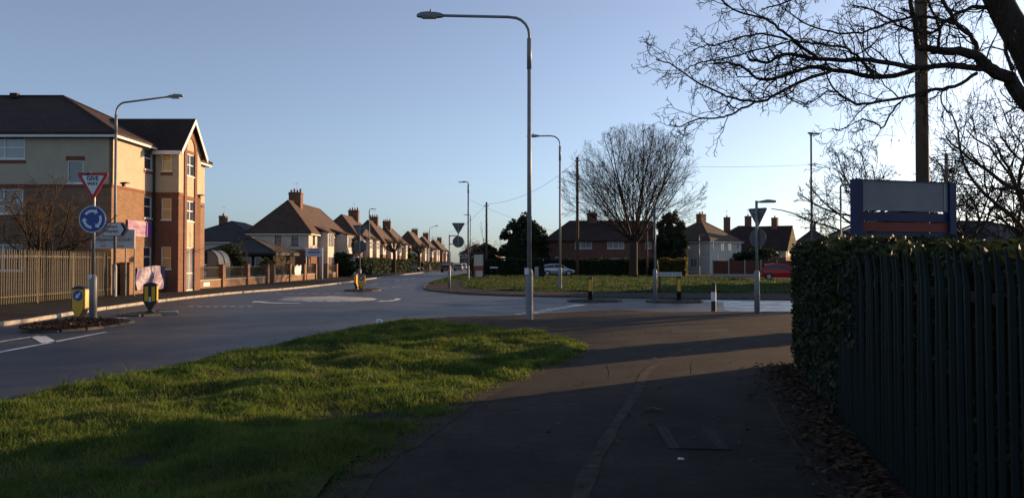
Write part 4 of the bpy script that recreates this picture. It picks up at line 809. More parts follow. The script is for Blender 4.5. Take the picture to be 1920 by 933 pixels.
# houses beyond the green
house('brick_house', 'dark brick pair of houses behind the hedge and bare tree', (20.4, 114, 0), R(90), 7.4, 15.6, 4.9, 7.7, hips=(False, True), lower='brick_brown', roof='roof_dark', lefts=[(1.4, 2.2, 1.1, 2.5, 1, 1, 'glass_blind'), (4.2, 6.6, 3.6, 4.75, 3, 1, 'glass_blind'), (8.8, 11.2, 3.6, 4.75, 3, 1, 'glass_blind'), (14.2, 15.1, 3.6, 4.7, 1, 1, 'glass_blind'), (9, 10.6, .9, 2.2, 2, 1)], chims=[(0, 8.6, .8, 1.4, 8.9, 2)], detail=False)
house('side_porch_house', 'sunlit brick gable end right of the lone tree trunk', (21.6, 121, 0), 0, 2.2, 7, 4.8, 5.9, hips=(True, True), lower='brick', roof='roof_dark', rights=[(2, 3, 3, 4.2)], detail=False)
house('pale_house', 'pale hipped house at an angle with windows in two rows', (25.79, 115.07, 0), R(-47), 8.4, 8.6, 4.95, 8.0, lower='render_white', roof='roof_brown', rights=[(.9, 1.3, 3.7, 4.6, 1, 1), (3.0, 4.0, 3.4, 4.5, 2, 1, 'glass_blind'), (5.0, 6.0, 3.4, 4.5, 2, 1, 'glass_blind'), (7.5, 7.9, 3.6, 4.5, 1, 1), (2.2, 2.55, 1.9, 3.0, 1, 1), (6.3, 6.65, 1.9, 3.0, 1, 1), (3.0, 4.0, .8, 2.0, 2, 1, 'glass_blind'), (5.0, 6.0, .8, 2.0, 2, 1, 'glass_blind')], fronts=[(1.6, 2.4, 3.5, 4.4), (1.6, 2.4, .9, 2.0), (5, 6.2, .9, 2.2, 2, 1, 'glass_blind')], chims=[(0, 4.2, .9, 1.3, 9.0, 2)])
house('dark_house', 'dark roofed house pair behind the give way sign back', (43.5, 128, 0), R(90), 8, 10, 4.9, 7.6, lower='brick_brown', roof='roof_dark', lefts=[(2, 3.6, 3.3, 4.5, 2, 1), (6, 7.6, 3.3, 4.5, 2, 1)], chims=[(0, 4.4, .8, .9, 9.3, 1), (0, 7.9, .8, .9, 9.1, 1)])
house('gabled_house', 'dark house with brightly sunlit gable end facing right', (43.6, 121, 0), R(56), 5.6, 7, 3.9, 7.3, hips=(False, False), zs=2.4, lower='brick_brown', upper='render_cream', roof='roof_dark', fronts=[(1.5, 2.4, 2.8, 3.8), (3.2, 4.1, 2.8, 3.8)], lefts=[(3, 5, 2.6, 3.6, 2, 1)], chims=[(0, 2.4, .8, .9, 8.7, 1)], detail=False)
house('pale_house', 'small far house left of the tall slim lamp', (59, 142, 0), R(75), 7.5, 7, 4.8, 7.6, lower='render_white', roof='roof_slate', lefts=[(2, 3.2, 3.2, 4.3)], chims=[(0, 3.5, .8, 1, 8.8, 1)], detail=False)
house('bungalow', 'grey pyramid roofed building behind the blue framed board', (25.4, 48, 0), 0, 7.2, 5, 3.35, 5.3, lower='render_white', roof='roof_slate', fas='black_trim', fronts=[(1, 2, 1, 2.2), (5, 6, 1, 2.2)], detail=False)
house('bungalow', 'low long roof behind hedge at right edge', (39, 57, 0), R(90), 8, 13, 3.0, 4.6, lower='brick_brown', roof='roof_slate', detail=False)

# ------------------------------------------------------------------ palisade fences
def pale_mesh(h, name, w=.065, dep=.018, bend=.0):
    xs = [-w / 2, -w / 5, w / 5, w / 2]; ds = [0, -dep, -dep, 0]; b = MB(); th = .004
    top = [h - .11, h - .02, h - .02, h - .11]
    for off in (0, th):
        for i in range(4): b.v.append((xs[i], ds[i] + off, .05))
        for i in range(4): b.v.append((xs[i], ds[i] + off - bend * .3, h - .2))
        for i in range(4): b.v.append((xs[i] * .75, ds[i] + off - bend, top[i]))
    for r_ in range(2):
        for i in range(3):
            a = r_ * 4 + i; b.f += [(a, a + 1, a + 5, a + 4), (12 + a + 4, 12 + a + 5, 12 + a + 1, 12 + a)]
    for r_ in range(2):
        for i in (0, 3): a = r_ * 4 + i; b.f.append((a, a + 4, a + 16, a + 12))
    for i in range(3): b.f.append((8 + i, 9 + i, 21 + i, 20 + i))
    o = b.build('pale_source', name); me = o.data; bpy.data.objects.remove(o); return me
def palisade(name, label, A, B, h, pitch, mname, bend, posts, rails):
    A, B = Vector((*A, 0)), Vector((*B, 0)); L = (B - A).length; rz = math.atan2((B - A).y, (B - A).x); t = thing(name, label, 'fence', A, rz); me = pale_mesh(h, mname, bend=bend); n = int(L / pitch)
    for i in range(n):
        o = share('pale', me, t, (pitch * (i + .5) + rng.gauss(0, .004), 0, rng.gauss(0, .006))); o.rotation_euler = (rng.gauss(0, .006), rng.gauss(0, .009), rng.gauss(0, .03))
    for z in rails: r_ = MB(); r_.box(0, L, .008, .055, z - .025, z + .025); r_.build('rail', mname, t)
    x = 0
    while x <= L + .01: p = MB(); p.box(x - .05, x + .05, .058, .13, -.05, h - .08); p.build('post', mname, t); x += posts
    return t
def fpt(y): return (fx(y), y)
fa = fpt(12.0); fb = fpt(-6)
# seen from the path the fence faces left: build from the far corner to behind the camera
palisade('palisade_fence', 'dark green spiked steel palisade fence along the path at right', fa, fb, 1.68, .148, 'green_steel', .016, 2.58, (.3, 1.42))
palisade('palisade_fence', 'dark green palisade fence turning along the side road', (18, 17.0), fa, 1.68, .148, 'green_steel', .016, 2.6, (.3, 1.5))
palisade('palisade_fence', 'galvanised yellowish palisade fence at left before the care home', (-18.3, 20), (-19.25, 37.2), 2.12, .155, 'palisade', .0, 2.75, (.32, 1.85))
# ivy hedge behind and over the green fence
hv = thing('ivy_hedge', 'ivy hedge growing over the dark green fence', 'hedge', (fa[0], fa[1], 0))
dirv = Vector((fb[0] - fa[0], fb[1] - fa[1], 0)); Lh = dirv.length; dirv.normalize(); nrm = Vector((-dirv.y, dirv.x, 0))   # nrm points away from the path
if nrm.x < 0: nrm = -nrm
def htop(s_): return np.interp(fa[1] - .97 * np.asarray(s_, float), [-6, 2.5, 3.4, 4.5, 5.55, 7, 9, 11, 12.5], [1.58, 1.59, 1.6, 1.63, 1.665, 1.7, 1.78, 1.8, 1.75])
core = MB(); k = 40
for i in range(k + 1):
    s = Lh * i / k; ht = float(htop(s)) - .06
    for (w, z) in ((.3, 0), (.3, ht - .22 + rng.uniform(-.05, .05)), (.42, ht - .06 + rng.uniform(-.04, .04)), (.8, ht - .06 + rng.uniform(-.04, .04)), (.95, ht - .35), (.95, 0)):
        p = dirv * s + nrm * (w + rng.uniform(-.04, .04)); core.v.append((p.x, p.y, z))
for i in range(k):
    for j in range(5): a = i * 6 + j; core.f.append((a, a + 1, a + 7, a + 6))
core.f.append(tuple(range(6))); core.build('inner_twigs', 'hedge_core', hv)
pts = []; g_ = NP
def add(n, s0, s1, w0, w1, f0, f1, p=1):
    """leaves between the fractions f0..f1 of the hedge's height"""
    s = g_.uniform(s0, s1, n); w = g_.uniform(w0, w1, n); f = f0 + (f1 - f0) * g_.random(n) ** p; z = f * (htop(s) + .035 * np.sin(s * 3.1) + .03 * np.sin(s * 7.3 + 1)); pts.append(np.stack([dirv.x * s + nrm.x * w, dirv.y * s + nrm.y * w, z], 1))
add(5200, -.03, 4.2, -.06, .1, .01, 1, .8); add(2500, -.05, .1, -.04, .95, .01, 1); add(9000, -.05, 4.5, -.05, 1.0, .9, 1.04); add(11000, 4.2, 14, .12, 1.0, .92, 1.03, .7); add(5000, 3.9, 14, .2, .34, .03, .95)
add(700, 3.6, 5.2, -.1, .1, .5, 1)
s = g_.uniform(0, 13.5, 9000); pts.append(np.stack([s * .945 + g_.normal(0, .1, 9000) + .1, s * .33 + g_.normal(0, .2, 9000) - .4, g_.uniform(.05, 1.76, 9000)], 1))
sh = MB()
for k in range(70):
    s_ = rng.uniform(-.05, 10.5); w_ = rng.uniform(.0, .8) if s_ < 4.3 else rng.uniform(.25, .9); b0 = dirv * s_ + nrm * w_ + Vector((0, 0, float(htop(s_)) - .05)); d_ = Vector((rng.gauss(0, .5), rng.gauss(0, .5), 1)).normalized(); L_ = rng.uniform(.06, .17) * (1 if s_ < 6.5 else .5)
    sh.tube([b0, b0 + d_ * L_ * .6, b0 + d_ * L_ + Vector((rng.gauss(0, .02), 0, 0))], [.003, .0025, .0015], 3, False); pts.append(np.array([tuple(b0 + d_ * L_ * f + Vector((rng.gauss(0, .02), rng.gauss(0, .02), 0))) for f in (.35, .55, .7, .85, 1.0)]))
sh.build('shoots', 'bark_dark', hv)['kind'] = 'stuff'
leaf_cloud('ivy_foliage', np.concatenate(pts), (.018, .045), 'leaf_ivy', hv, .8)

# ------------------------------------------------------------------ brick wall with railings, left
wall = thing('railing_wall', 'low brick wall with piers and black railings on the left', 'wall', (-19.3, 38.8, 0))
PY = [38.8, 44.6, 46.5, 51.3, 56.1, 60.6, 62.2, 66.8, 71.4, 75.6, 80.2, 84.5]
for y in PY:
    p = MB(); z = 1.55 if y < 47 else 1.42; p.box(-.23, .23, y - 38.8 - .23, y - 38.8 + .23, -.02, z); p.build('pier', 'brick', wall); c = MB(); c.cbox(-.27, .27, y - 38.8 - .27, y - 38.8 + .27, z, z + .07, .03); c.build('pier_cap', 'brick_trim', wall)
for a, b in zip(PY, PY[1:]):
    if b - a < 2 or a in (75.6,): continue
    a -= 38.8; b -= 38.8; w = MB(); w.box(-.11, .11, a + .23, b - .23, -.02, .48); w.build('low_wall', 'brick', wall); c = MB(); c.cbox(-.14, .14, a + .23, b - .23, .48, .54, .02); c.build('coping', 'concrete', wall)
    r_ = MB(); r_.box(-.02, .02, a + .23, b - .23, 1.27, 1.3); r_.box(-.02, .02, a + .23, b - .23, .62, .65); r_.build('railing', 'black_trim', wall)
    bar = MB(); bar.box(-.009, .009, -.009, .009, .54, 1.36); me = bar.build('railing_bar', 'black_trim').data; bpy.data.objects.remove(bpy.data.objects[[o.name for o in bpy.data.objects if o.data is me][0]])
    nb = int((b - a - .46) / .13)
    for i in range(nb): share('railing_bar', me, wall, (0, a + .3 + i * .13, 0))
pl = MB(); pl.box(.112, .13, 9.3, 10.3, .12, .36); pl.build('white_plate', 'sign_white', wall)
def sheet(name, label, O, U, N, w, h, z0, m, amp, cat, seed, sag=.0):
    """hanging fabric: a rippled grid with thickness"""
    t = thing(name, label, cat, (O[0], O[1], 0)); g = np.random.default_rng(seed); nx, nz = 26, 14; b = MB()
    for th in (0, .006):
        for i in range(nx + 1):
            for j in range(nz + 1):
                u, v = i / nx, j / nz; d = amp * (math.sin(u * 9 + 3 * v + seed) * .6 + math.sin(u * 17 - 5 * v) * .4) * (1 - .5 * abs(v - .4)); zz = z0 + h * v - sag * math.sin(u * math.pi * 3 + 1) * (v if v > .5 else 0) * .6 + .018 * math.sin(u * 11) * (1 - v) * (amp / .08)
                b.v.append((U[0] * w * u + N[0] * (d + th), U[1] * w * u + N[1] * (d + th), zz))
    M_ = (nx + 1) * (nz + 1)
    for i in range(nx):
        for j in range(nz):
            a = i * (nz + 1) + j; q = (a, a + nz + 1, a + nz + 2, a + 1); b.f.append(q); b.f.append(tuple(M_ + k for k in reversed(q)))
    o = b.build('fabric', m, t, True); return t
sheet('banner', 'crumpled purple and white banner tied across the wall railings', (-18.98, 39.2), UY, UX, 5.1, 1.2, .2, 'banner_print', .1, 'banner', 3, .07)
bt = sheet('banner', 'pink purple banner hung on the sunlit care home wall', (-19.62, 39.45), UY, UX, 2.5, .85, 2.95, 'banner_pink', .02, 'banner', 5)
p = MB(); p.box(.03, .05, 1.95, 2.5, 2.97, 3.75); p.build('purple_panel', 'purple', bt)
sheet('white_banner', 'small white banner tied on the railings beyond gate gap', (-19.1, 68.0), UY, UX, 2.0, .85, .5, 'sign_white', .05, 'banner', 8, .1)

# ------------------------------------------------------------------ street lamps, poles, signs
def lamp(label, x, y, h, arm, ang, rb, rs, base_h=1.35, head='cobra', rise=.12, mm='grey_paint', bend=.5, ra=.045, group='street lamps', tilt=.0):
    t = thing('street_lamp', label, 'street lamp', (x, y, 0), ang, group)
    b = MB(); b.tube([(0, 0, -.1), (0, 0, base_h - .1), (0, 0, base_h)], [rb, rb, rs * 1.05], 14); b.build('base_section', mm, t, False)
    d = MB(); d.box(-rb * .45, rb * .45, -rb - .006, -rb * .8, .35, base_h - .35); d.build('access_door', mm, t)
    s = MB(); top = h - bend - rise if arm > .3 else h
    s.tube([(0, 0, base_h - .02), (0, 0, top - .9 if arm > .3 else h)], [rs, rs * .82], 12); s.build('column', mm, t, True)
    if arm > .3:
        pts = [(0, 0, top - .95), (0, 0, top)] + [(bend * (1 - math.cos(a)), 0, top + bend * math.sin(a)) for a in (R(18), R(38), R(58), R(75))] + [(bend + .1, 0, top + bend + .01), (arm - .3, 0, h)]
        sl2 = MB(); sl2.tube([(0, 0, top - .98), (0, 0, top - .1)], [rs * 1.02, rs * .95], 12); sl2.build('sleeve', mm, t, True)
        a_ = MB(); a_.tube(pts, ra, 10); a_.build('arm', mm, t, True); hx, hz = arm - .3, h
    else: hx, hz = 0, h
    hd = MB(); L = .75
    if head == 'cobra':
        for (x_, wy, zt, zb) in ((0, .05, .04, -.04), (.12, .09, .07, -.05), (.4, .13, .09, -.055), (.62, .12, .07, -.05), (.75, .06, .02, -.04)): hd.v += [(hx + x_, -wy, zb), (hx + x_, wy, zb), (hx + x_, wy * .75, zt), (hx + x_, -wy * .75, zt)]
        for i in range(4):
            for j in range(4): a, c = i * 4 + j, i * 4 + (j + 1) % 4; hd.f.append((a, c, c + 4, a + 4))
        hd.f += [(3, 2, 1, 0), (16, 17, 18, 19)]
        for i, v in enumerate(hd.v): hd.v[i] = (v[0], v[1], v[2] + hz + (v[0] - hx) * rise * .3)
        ho = hd.build('lantern', mm, t); ln = MB(); ln.box(hx + .2, hx + .6, -.09, .09, hz - .075, hz - .03); ln.build('lens', 'lamp_lens', ho)
        ph = MB(); ph.tube([(hx + .35, 0, hz + .08), (hx + .35, 0, hz + .18)], .03, 8); ph.build('photocell', mm, ho)
    else:
        hd.box(hx - .12, hx + .5, -.12, .12, hz - .02, hz + .04); hd.box(hx - .2, hx + .1, -.08, .08, hz + .04, hz + .09); ho = hd.build('lantern', mm, t); ln = MB(); ln.box(hx - .05, hx + .45, -.1, .1, hz - .035, hz - .021); ln.build('lens', 'lamp_lens', ho)
    return t
big = lamp('tall grey street lamp in front, arm reaching left over the junction', .49, 21.9, 8.62, 2.75, math.pi, .105, .068, 1.42, rise=.05, ra=.04)
st = MB(); st.box(-.14, -.02, -.125, -.118, 1.27, 1.45); o_ = st.build('sticker', 'litter', big); o_.rotation_euler = (0, 0, -math.pi)
lamp('street lamp beside care home fence carrying the direction sign', -18.9, 36.8, 9.5, 2.75, 0, .105, .07, 1.5, rise=.25)
lamp('street lamp on the green with arm reaching left', 2.9, 46.7, 9.25, 1.55, math.pi, .11, .07, 1.3, rise=.0, ra=.04)
lamp('tall slim street lamp beside the kiosk', -4.25, 75, 9.4, .75, math.pi, .12, .085, 1.3, 'flat', bend=.1, rise=0)
lamp('tall slim flat headed street lamp rising behind the hedge', 18.5, 47.7, 9.55, 0, 0, .12, .075, 1.3, 'flat')
lamp('left footway street lamp standing before the terrace houses', -20.3, 110, 9.2, .8, 0, .12, .085, 1.3, 'flat', bend=.1, rise=0)
lamp('far street lamp with raised arm over middle houses', -17.6, 165, 9.4, 1.4, 0, .13, .09, 1.3, rise=.3)
lamp('small white lane lamp in front of the pale house', WX(1311, 104), 104, 5.3, .6, 0, .1, .07, 1.1, 'flat', bend=.1, rise=0)
lamp('thin far lamp behind the give way sign back', WX(882, 125), 125, 9.3, .9, math.pi, .12, .08, 1.2, 'flat', bend=.1, rise=0)
lamp('dark lamp with short arm left of blue framed board', WX(1577, 36), 36, 5.2, .7, 0, .07, .045, 1.1, 'flat', bend=.1, rise=0)
def telegraph(label, x, y, h, r, steps=True, stay=None):
    t = thing('telegraph_pole', label, 'telegraph pole', (x, y, 0), 0, 'telegraph poles'); b = MB(); b.tube([(0, 0, -.1), (0, 0, h * .5), (0, 0, h)], [r, r * .9, r * .8], 14); b.build('pole', 'wood_pole', t, True)
    c = MB(); c.tube([(0, 0, h - .0), (0, 0, h + .06)], [r * .9, r * .5], 10); c.build('cap', 'galv', t); br_ = MB(); br_.box(-.35 if steps else -r, .35 if steps else r, -r - .05, -r + .01, h - .5, h - .4); br_.build('bracket', 'galv', t)
    if steps:
        for k in range(8): s = MB(); sg = 1 if k % 2 else -1; s.tube([(sg * r * .7, 0, h - 1 - k * .4), (sg * (r + .16), 0, h - 1 - k * .4)], .012, 5); s.build('step', 'galv', t)
    return t
telegraph('thick wooden pole rising behind the blue framed board', WX(1731, 14.5), 14.5, 12, .122, False)
telegraph('brown telegraph pole left of the lone bare tree', 7.7, 91, 14.0, .19)
telegraph('slim telegraph pole left of the big evergreen', -3.4, 103, 9.6, .16)
telegraph('thin telegraph pole behind the lone tree trunk', WX(1213, 96), 96, 8.0, .14)
telegraph('dark pole stub behind right post of board', WX(1776, 30), 30, 5.8, .08, False)
def wire(label, A, B, sag):
    A, B = Vector(A), Vector(B); b = MB(); b.tube([A.lerp(B, i / 12) - Vector((0, 0, sag * 4 * (i / 12) * (1 - i / 12))) for i in range(13)], .016, 4); return tag(b.build('overhead_wire', 'black_trim'), label, 'wire', 'overhead wires')
wire('wire from brown telegraph pole to slim pole by evergreen', (7.7, 91, 13.6), (-3.4, 103, 9.4), 1.2)
wire('low wire crossing in front of the big evergreen', (7.7, 91, 4.6), (-6, 104, 10.2), .5)
wire('wire from brown telegraph pole across sky to right', (7.7, 91, 13.6), (34, 84, 12.3), .5)
wire('wire from slim pole towards the far lamp', (-3.4, 103, 9.4), (-14, 170, 8.2), .8)

def tri(c, s, r=0):
    h = s * .866; return [(c[0], c[1] - h * .62), (c[0] + s / 2, c[1] + h * .38), (c[0] - s / 2, c[1] + h * .38)]
def rtri(c, s, rad=.04):
    """rounded triangle, point down"""
    P = tri(c, s); cx = sum(p[0] for p in P) / 3; cz = sum(p[1] for p in P) / 3; out = []
    for i, p in enumerate(P):
        d = Vector((cx - p[0], cz - p[1])); q = Vector(p) + d.normalized() * rad * 2; a0 = math.atan2(-d.y, -d.x)
        for k in range(-3, 4): a = a0 + k * R(60) / 3; out.append((q.x + rad * math.cos(a), q.y + rad * math.sin(a)))
    return out
def arc_arrow(b, c, r, w, a0, a1, y, hw):
    n = 8; s = 1 if a1 > a0 else -1; ae = a1 - s * .36
    for i in range(n):
        x0, x1 = a0 + (ae - a0) * i / n, a0 + (ae - a0) * (i + 1) / n
        q = [(c[0] + rr_ * math.cos(t_), y, c[1] + rr_ * math.sin(t_)) for rr_, t_ in ((r - w / 2, x0), (r + w / 2, x0), (r + w / 2, x1), (r - w / 2, x1))]; b.quad(*q)
    b.quad(*[(c[0] + rr_ * math.cos(t_), y, c[1] + rr_ * math.sin(t_)) for rr_, t_ in ((r - hw, ae), (r + hw, ae), (r, a1))])
# give way + mini roundabout signs on the near island (facing the camera)
t = thing('give_way_sign', 'red and white GIVE WAY triangle over blue roundabout disc on post', 'road sign', (-11.42, 21.1, 0))
b = MB(); b.tube([(0, 0, RZ), (0, 0, 1.2), (0, 0, 1.28)], [.1, .1, .05], 14); b.build('base_section', 'grey_paint', t, True)
b = MB(); b.tube([(0, 0, 1.2), (0, 0, 3.92), (-.03, -.02, 4.0), (-.1, -.06, 4.06), (-.2, -.12, 4.02)], [.042, .042, .042, .04, .04], 10); b.build('post', 'galv', t, True)
zc = WZ(344, 21.1); S_ = .9
b = MB(); b.prism(rtri((0, zc), S_, .05), -.07, -.05); pl_ = b.build('triangle_plate', 'sign_red', t); b = MB(); b.prism(rtri((0, zc + .01), S_ * .68, .02), -.075, -.071); b.build('white_field', 'sign_white', pl_)
text('lettering', 'GIVE', .155, 'sign_black', pl_, (0, -.079, zc + .13), bold=.004); text('lettering', 'WAY', .125, 'sign_black', pl_, (0, -.079, zc - .01), bold=.003)
zd = WZ(411, 21.1)
b = MB(); b.disc((0, zd), .365, -.07, -.05, 40); pl_ = b.build('blue_disc', 'sign_blue', t); b = MB()
ring = MB()
for i in range(40):
    a, c = 2 * math.pi * i / 40, 2 * math.pi * (i + 1) / 40; ring.quad(*[(r_ * math.cos(q), -.073, zd + r_ * math.sin(q)) for r_, q in ((.345, a), (.365, a), (.365, c), (.345, c))])
ring.build('rim', 'sign_white', pl_)
for k in range(3): a0 = R(145 - 120 * k); arc_arrow(b, (0, zd), .225, .07, a0, a0 - R(95), -.074, .085)
b.build('arrow', 'sign_white', pl_)
bk = MB(); bk.box(-.3, .3, -.05, -.035, zc + .08, zc + .11); bk.box(-.25, .25, -.05, -.035, zd - .02, zd + .02); bk.build('clamp', 'galv', t)
st_ = MB(); st_.box(-.08, .0, -.112, -.1, 1.15, 1.27); st_.build('sticker', 'litter', t)
# direction sign on lamp
t = thing('direction_sign', 'white arrow direction sign reading Newark Hospital on the lamp', 'road sign', (-18.9, 36.66, 0))
z0, z1 = WZ(443, 36.7), WZ(417, 36.7); zm = (z0 + z1) / 2; xl, xr, xt = -.5, .5, .74
b = MB(); b.prism([(xl, z0), (xr, z0), (xt, zm), (xr, z1), (xl, z1)], -.04, -.02); pl_ = b.build('plate', 'sign_black', t)
b = MB(); e = .03; b.prism([(xl + e, z0 + e), (xr - e * .4, z0 + e), (xt - e * 1.4, zm), (xr - e * .4, z1 - e), (xl + e, z1 - e)], -.045, -.041); b.build('white_field', 'sign_white', pl_)
b = MB()
for dx in (0,): b.prism([(.34 + dx, z0 + .05), (.48 + dx, z0 + .05), (.66 + dx, zm), (.48 + dx, z1 - .05), (.34 + dx, z1 - .05), (.52 + dx, zm)], -.049, -.046)
b.build('chevron', 'sign_black', pl_)
text('lettering', 'Newark', .2, 'sign_black', pl_, (-.44, -.047, zm + .13), align='LEFT', bold=.003); text('lettering', 'Hospital', .2, 'sign_black', pl_, (-.44, -.047, zm - .08), align='LEFT', bold=.003)
b = MB(); b.box(-.12, .12, -.02, .1, zm + .1, zm + .14); b.box(-.12, .12, -.02, .1, zm - .14, zm - .1); b.build('clamp', 'galv', t)
# care home name board
t = thing('name_board', 'grey white name board reading BOWBRIDGE COURT on posts', 'sign board', (-19.25, 37.3, 0))
z0, z1 = WZ(466, 37.3), WZ(430, 37.3); b = MB(); b.box(-1.05, 1.06, -.03, 0, z0, z1); pb = b.build('panel', 'white_board', t)
text('lettering', 'BOWBRIDGE COURT', .2, 'board_navy', pb, (.02, -.033, z0 + .42), sx=1.0); b = MB(); b.box(-.6, -.3, -.034, -.031, z0 + .1, z0 + .14); b.box(.2, .55, -.034, -.031, z0 + .1, z0 + .14); b.build('small_print', 'ink_red', pb)
for x in (-1.0, .6, 1.02): p = MB(); p.tube([(x, .04, -.1), (x, .04, z1 - .01)], .035, 8); p.build('post', 'grey_paint', t)
# notice board near first white house
t = thing('notice_board', 'white notice board on posts before first white house', 'sign board', (WX(589, 76), 76, 0)); z0, z1 = WZ(481, 76), WZ(465, 76)
b = MB(); b.box(-.82, .82, -.03, 0, z0, z1); pb = b.build('panel', 'sign_white', t); b = MB(); b.box(-.45, .5, -.034, -.031, z1 - .22, z1 - .1); b.build('red_line', 'ink_red', pb); b = MB(); b.box(-.6, .62, -.034, -.031, z1 - .48, z1 - .34); b.box(-.4, .4, -.034, -.031, z1 - .66, z1 - .6); b.build('blue_line', 'ink_blue', pb)
for x in (-.8, .8): p = MB(); p.box(x - .05, x + .05, 0, .08, -.1, z1 + .06); p.build('post', 'sign_white', t)
# bollards
def bollard(label, x, y, rz=0, arrow=True, z=0, face='bollard_yellow', side='bollard_yellow', h=1.0, panel=True):
    t = thing('traffic_bollard', label, 'bollard', (x, y, z), rz, 'island traffic bollards'); w = .21; d = .09
    out = [(-.03, .05), (.03, .05), (.12, .22), (w, .36), (w, h - .08), (w * .55, h - .02), (0, h), (-w * .55, h - .02), (-w, h - .08), (-w, .36), (-.12, .22)]
    b = MB(); b.prism(out, -d, d); body = b.build('body', 'bollard_black', t)
    k = .025
    if face == 'bollard_yellow':
        inn = [(-.02, .09), (.02, .09), (.1, .24), (w - k, .38), (w - k, h - .1), (-w + k, h - .1), (-w + k, .38), (-.1, .24)]; b = MB(); b.prism(inn, -d - .006, -d - .001); fa_ = b.build('front_panel', 'bollard_yellow', t)
    else:
        for sx_ in (-1, 1): b = MB(); c0 = sx_ * .11; b.prism([(c0 - .055, .38), (c0 + .055, .38), (c0 + .055, h - .14), (c0 - .055, h - .14)], -d - .006, -d - .001); b.build('yellow_strip', 'bollard_yellow', t)
        fa_ = body; b = MB(); b.prism([(-.035, .36), (.035, .36), (.035, .52), (-.035, .52)], -d - .007, -d - .001); b.build('label_plate', 'sign_white', t)
    for sx_ in (-1, 1): b = MB(); b.box(sx_ * w + (-.004 if sx_ < 0 else .001), sx_ * w + (-.001 if sx_ < 0 else .004), -d + .02, d - .02, .4, h - .12); b.build('side_strip', 'bollard_yellow', t)
    b = MB(); b.prism([(-.16, 0), (.16, 0), (.06, .07), (-.06, .07)], -.12, .12); b.build('foot', 'bollard_black', t)
    if arrow:
        c = (0, h - .27); b = MB(); b.disc(c, .15, -d - .011, -d - .007, 28); di = b.build('blue_disc', 'sign_blue', t); b = MB(); v = Vector((-.7071, -.7071)); p_ = Vector((-v.y, v.x)); q = lambda s, u: (c[0] + v.x * s + p_.x * u, -d - .013, c[1] + v.y * s + p_.y * u)
        b.quad(q(-.11, -.024), q(.01, -.024), q(.01, .024), q(-.11, .024)); b.quad(q(.0, -.065), q(.11, 0), q(.0, .065)); b.build('arrow', 'sign_white', di)
    return t
bollard('yellow keep left bollard beside the give way sign post', -12.1, 21.7, R(-10), z=-.05, h=1.0)
bollard('black bollard with two yellow strips on its own small island', -11.95, 25.6, R(8), False, -.05, 'strips')
bollard('yellow keep left bollard on the far traffic island', -8.95, 46, R(6), z=-.02, h=.98)
bollard('yellow bollard half hidden behind the far island bollard', -9.45, 47.2, R(60), False, -.02, h=.95)
bollard('edge on black and yellow bollard at left end of side road island', 3.4, 33.6, R(82), False, -.02, h=1.02)
bollard('edge on black and yellow bollard at right end of side road island', 7.15, 33.2, R(82), False, -.02, h=1.05)
t = thing('post_bollard', 'slim black bollard with white band at near footway edge', 'bollard', (6.72, 25.8, RZ)); b = MB(); b.tube([(0, 0, -.05), (0, 0, .96), (0, 0, 1.03)], [.085, .078, .05], 14); b.build('body', 'bollard_black', t, False); b = MB(); b.tube([(0, 0, .42), (0, 0, .72)], .086, 14); b.build('white_band', 'sign_white', t); b = MB(); b.tube([(0, 0, -.02), (0, 0, .08)], [.13, .1], 14); b.build('foot', 'bollard_black', t)
# islands
def island(name, label, pts, m='asphalt_path', h=.0):
    root = bpy.data.objects.new(name, None); COL.objects.link(root); struct(root, label); b = MB(); P = smooth_line(pts + [pts[0]], 6)[:-1]; b.slab(P, RZ - .05, h); b.build('island_top', m, root)
    Q = [Vector((*p, 0)) for p in P]; cum = 0; L = sum((Q[(i + 1) % len(Q)] - Q[i]).length for i in range(len(Q))); n = max(6, int(L / .6)); kb_ = MB(); kb_.cbox(-L / n * .49, L / n * .49, -.06, .06, -.14, .01, .03); me = kb_.build('kerb_src', 'kerb_dirt_shade'); md = me.data; bpy.data.objects.remove(me)
    dist = [0]
    for i in range(len(Q)): dist.append(dist[-1] + (Q[(i + 1) % len(Q)] - Q[i]).length)
    for k in range(n):
        s = L * (k + .5) / n; i = max(j for j in range(len(Q)) if dist[j] <= s); a, c = Q[i], Q[(i + 1) % len(Q)]; d = (c - a).normalized(); q = a + d * (s - dist[i]); share('kerb_stone', md, root, (q.x, q.y, h + rng.uniform(-.004, .006)), math.atan2(d.y, d.x))
def oval(cx, cy, rx, ry, n=10, rot=0): return [(cx + rx * math.cos(2 * math.pi * i / n) * math.cos(rot) - ry * math.sin(2 * math.pi * i / n) * math.sin(rot), cy + rx * math.cos(2 * math.pi * i / n) * math.sin(rot) + ry * math.sin(2 * math.pi * i / n) * math.cos(rot)) for i in range(n)]
island('traffic_island', 'near island strewn with dead leaves', oval(-11.5, 20.7, .95, 1.9), 'soil', -.05)
n = 1500; a = NP.uniform(0, 2 * np.pi, n); r_ = np.sqrt(NP.random(n)); leaves_scatter('fallen_leaves', n, np.stack([-11.5 + .95 * r_ * np.cos(a), 20.3 + 1.7 * r_ * np.sin(a), -.01 + .16 * (1 - r_) * NP.random(n) + .02], 1), (.03, .07), 'dead_leaf', 'heap of dead leaves round the give way sign post', .5)
island('traffic_island', 'low dark island under the black bollard', oval(-12.0, 25.6, .75, 1.2), 'asphalt_patch', -.05)
island('traffic_island', 'far island in front of the left houses', oval(-9.0, 46.9, 1.05, 1.5), 'asphalt_path', -.02)
island('traffic_island', 'left end of the side road island', oval(3.6, 33.7, 1.1, .75), 'asphalt_path', -.02)
island('traffic_island', 'right end of the side road island', oval(7.0, 33.2, 1.15, .75), 'asphalt_path', -.02)
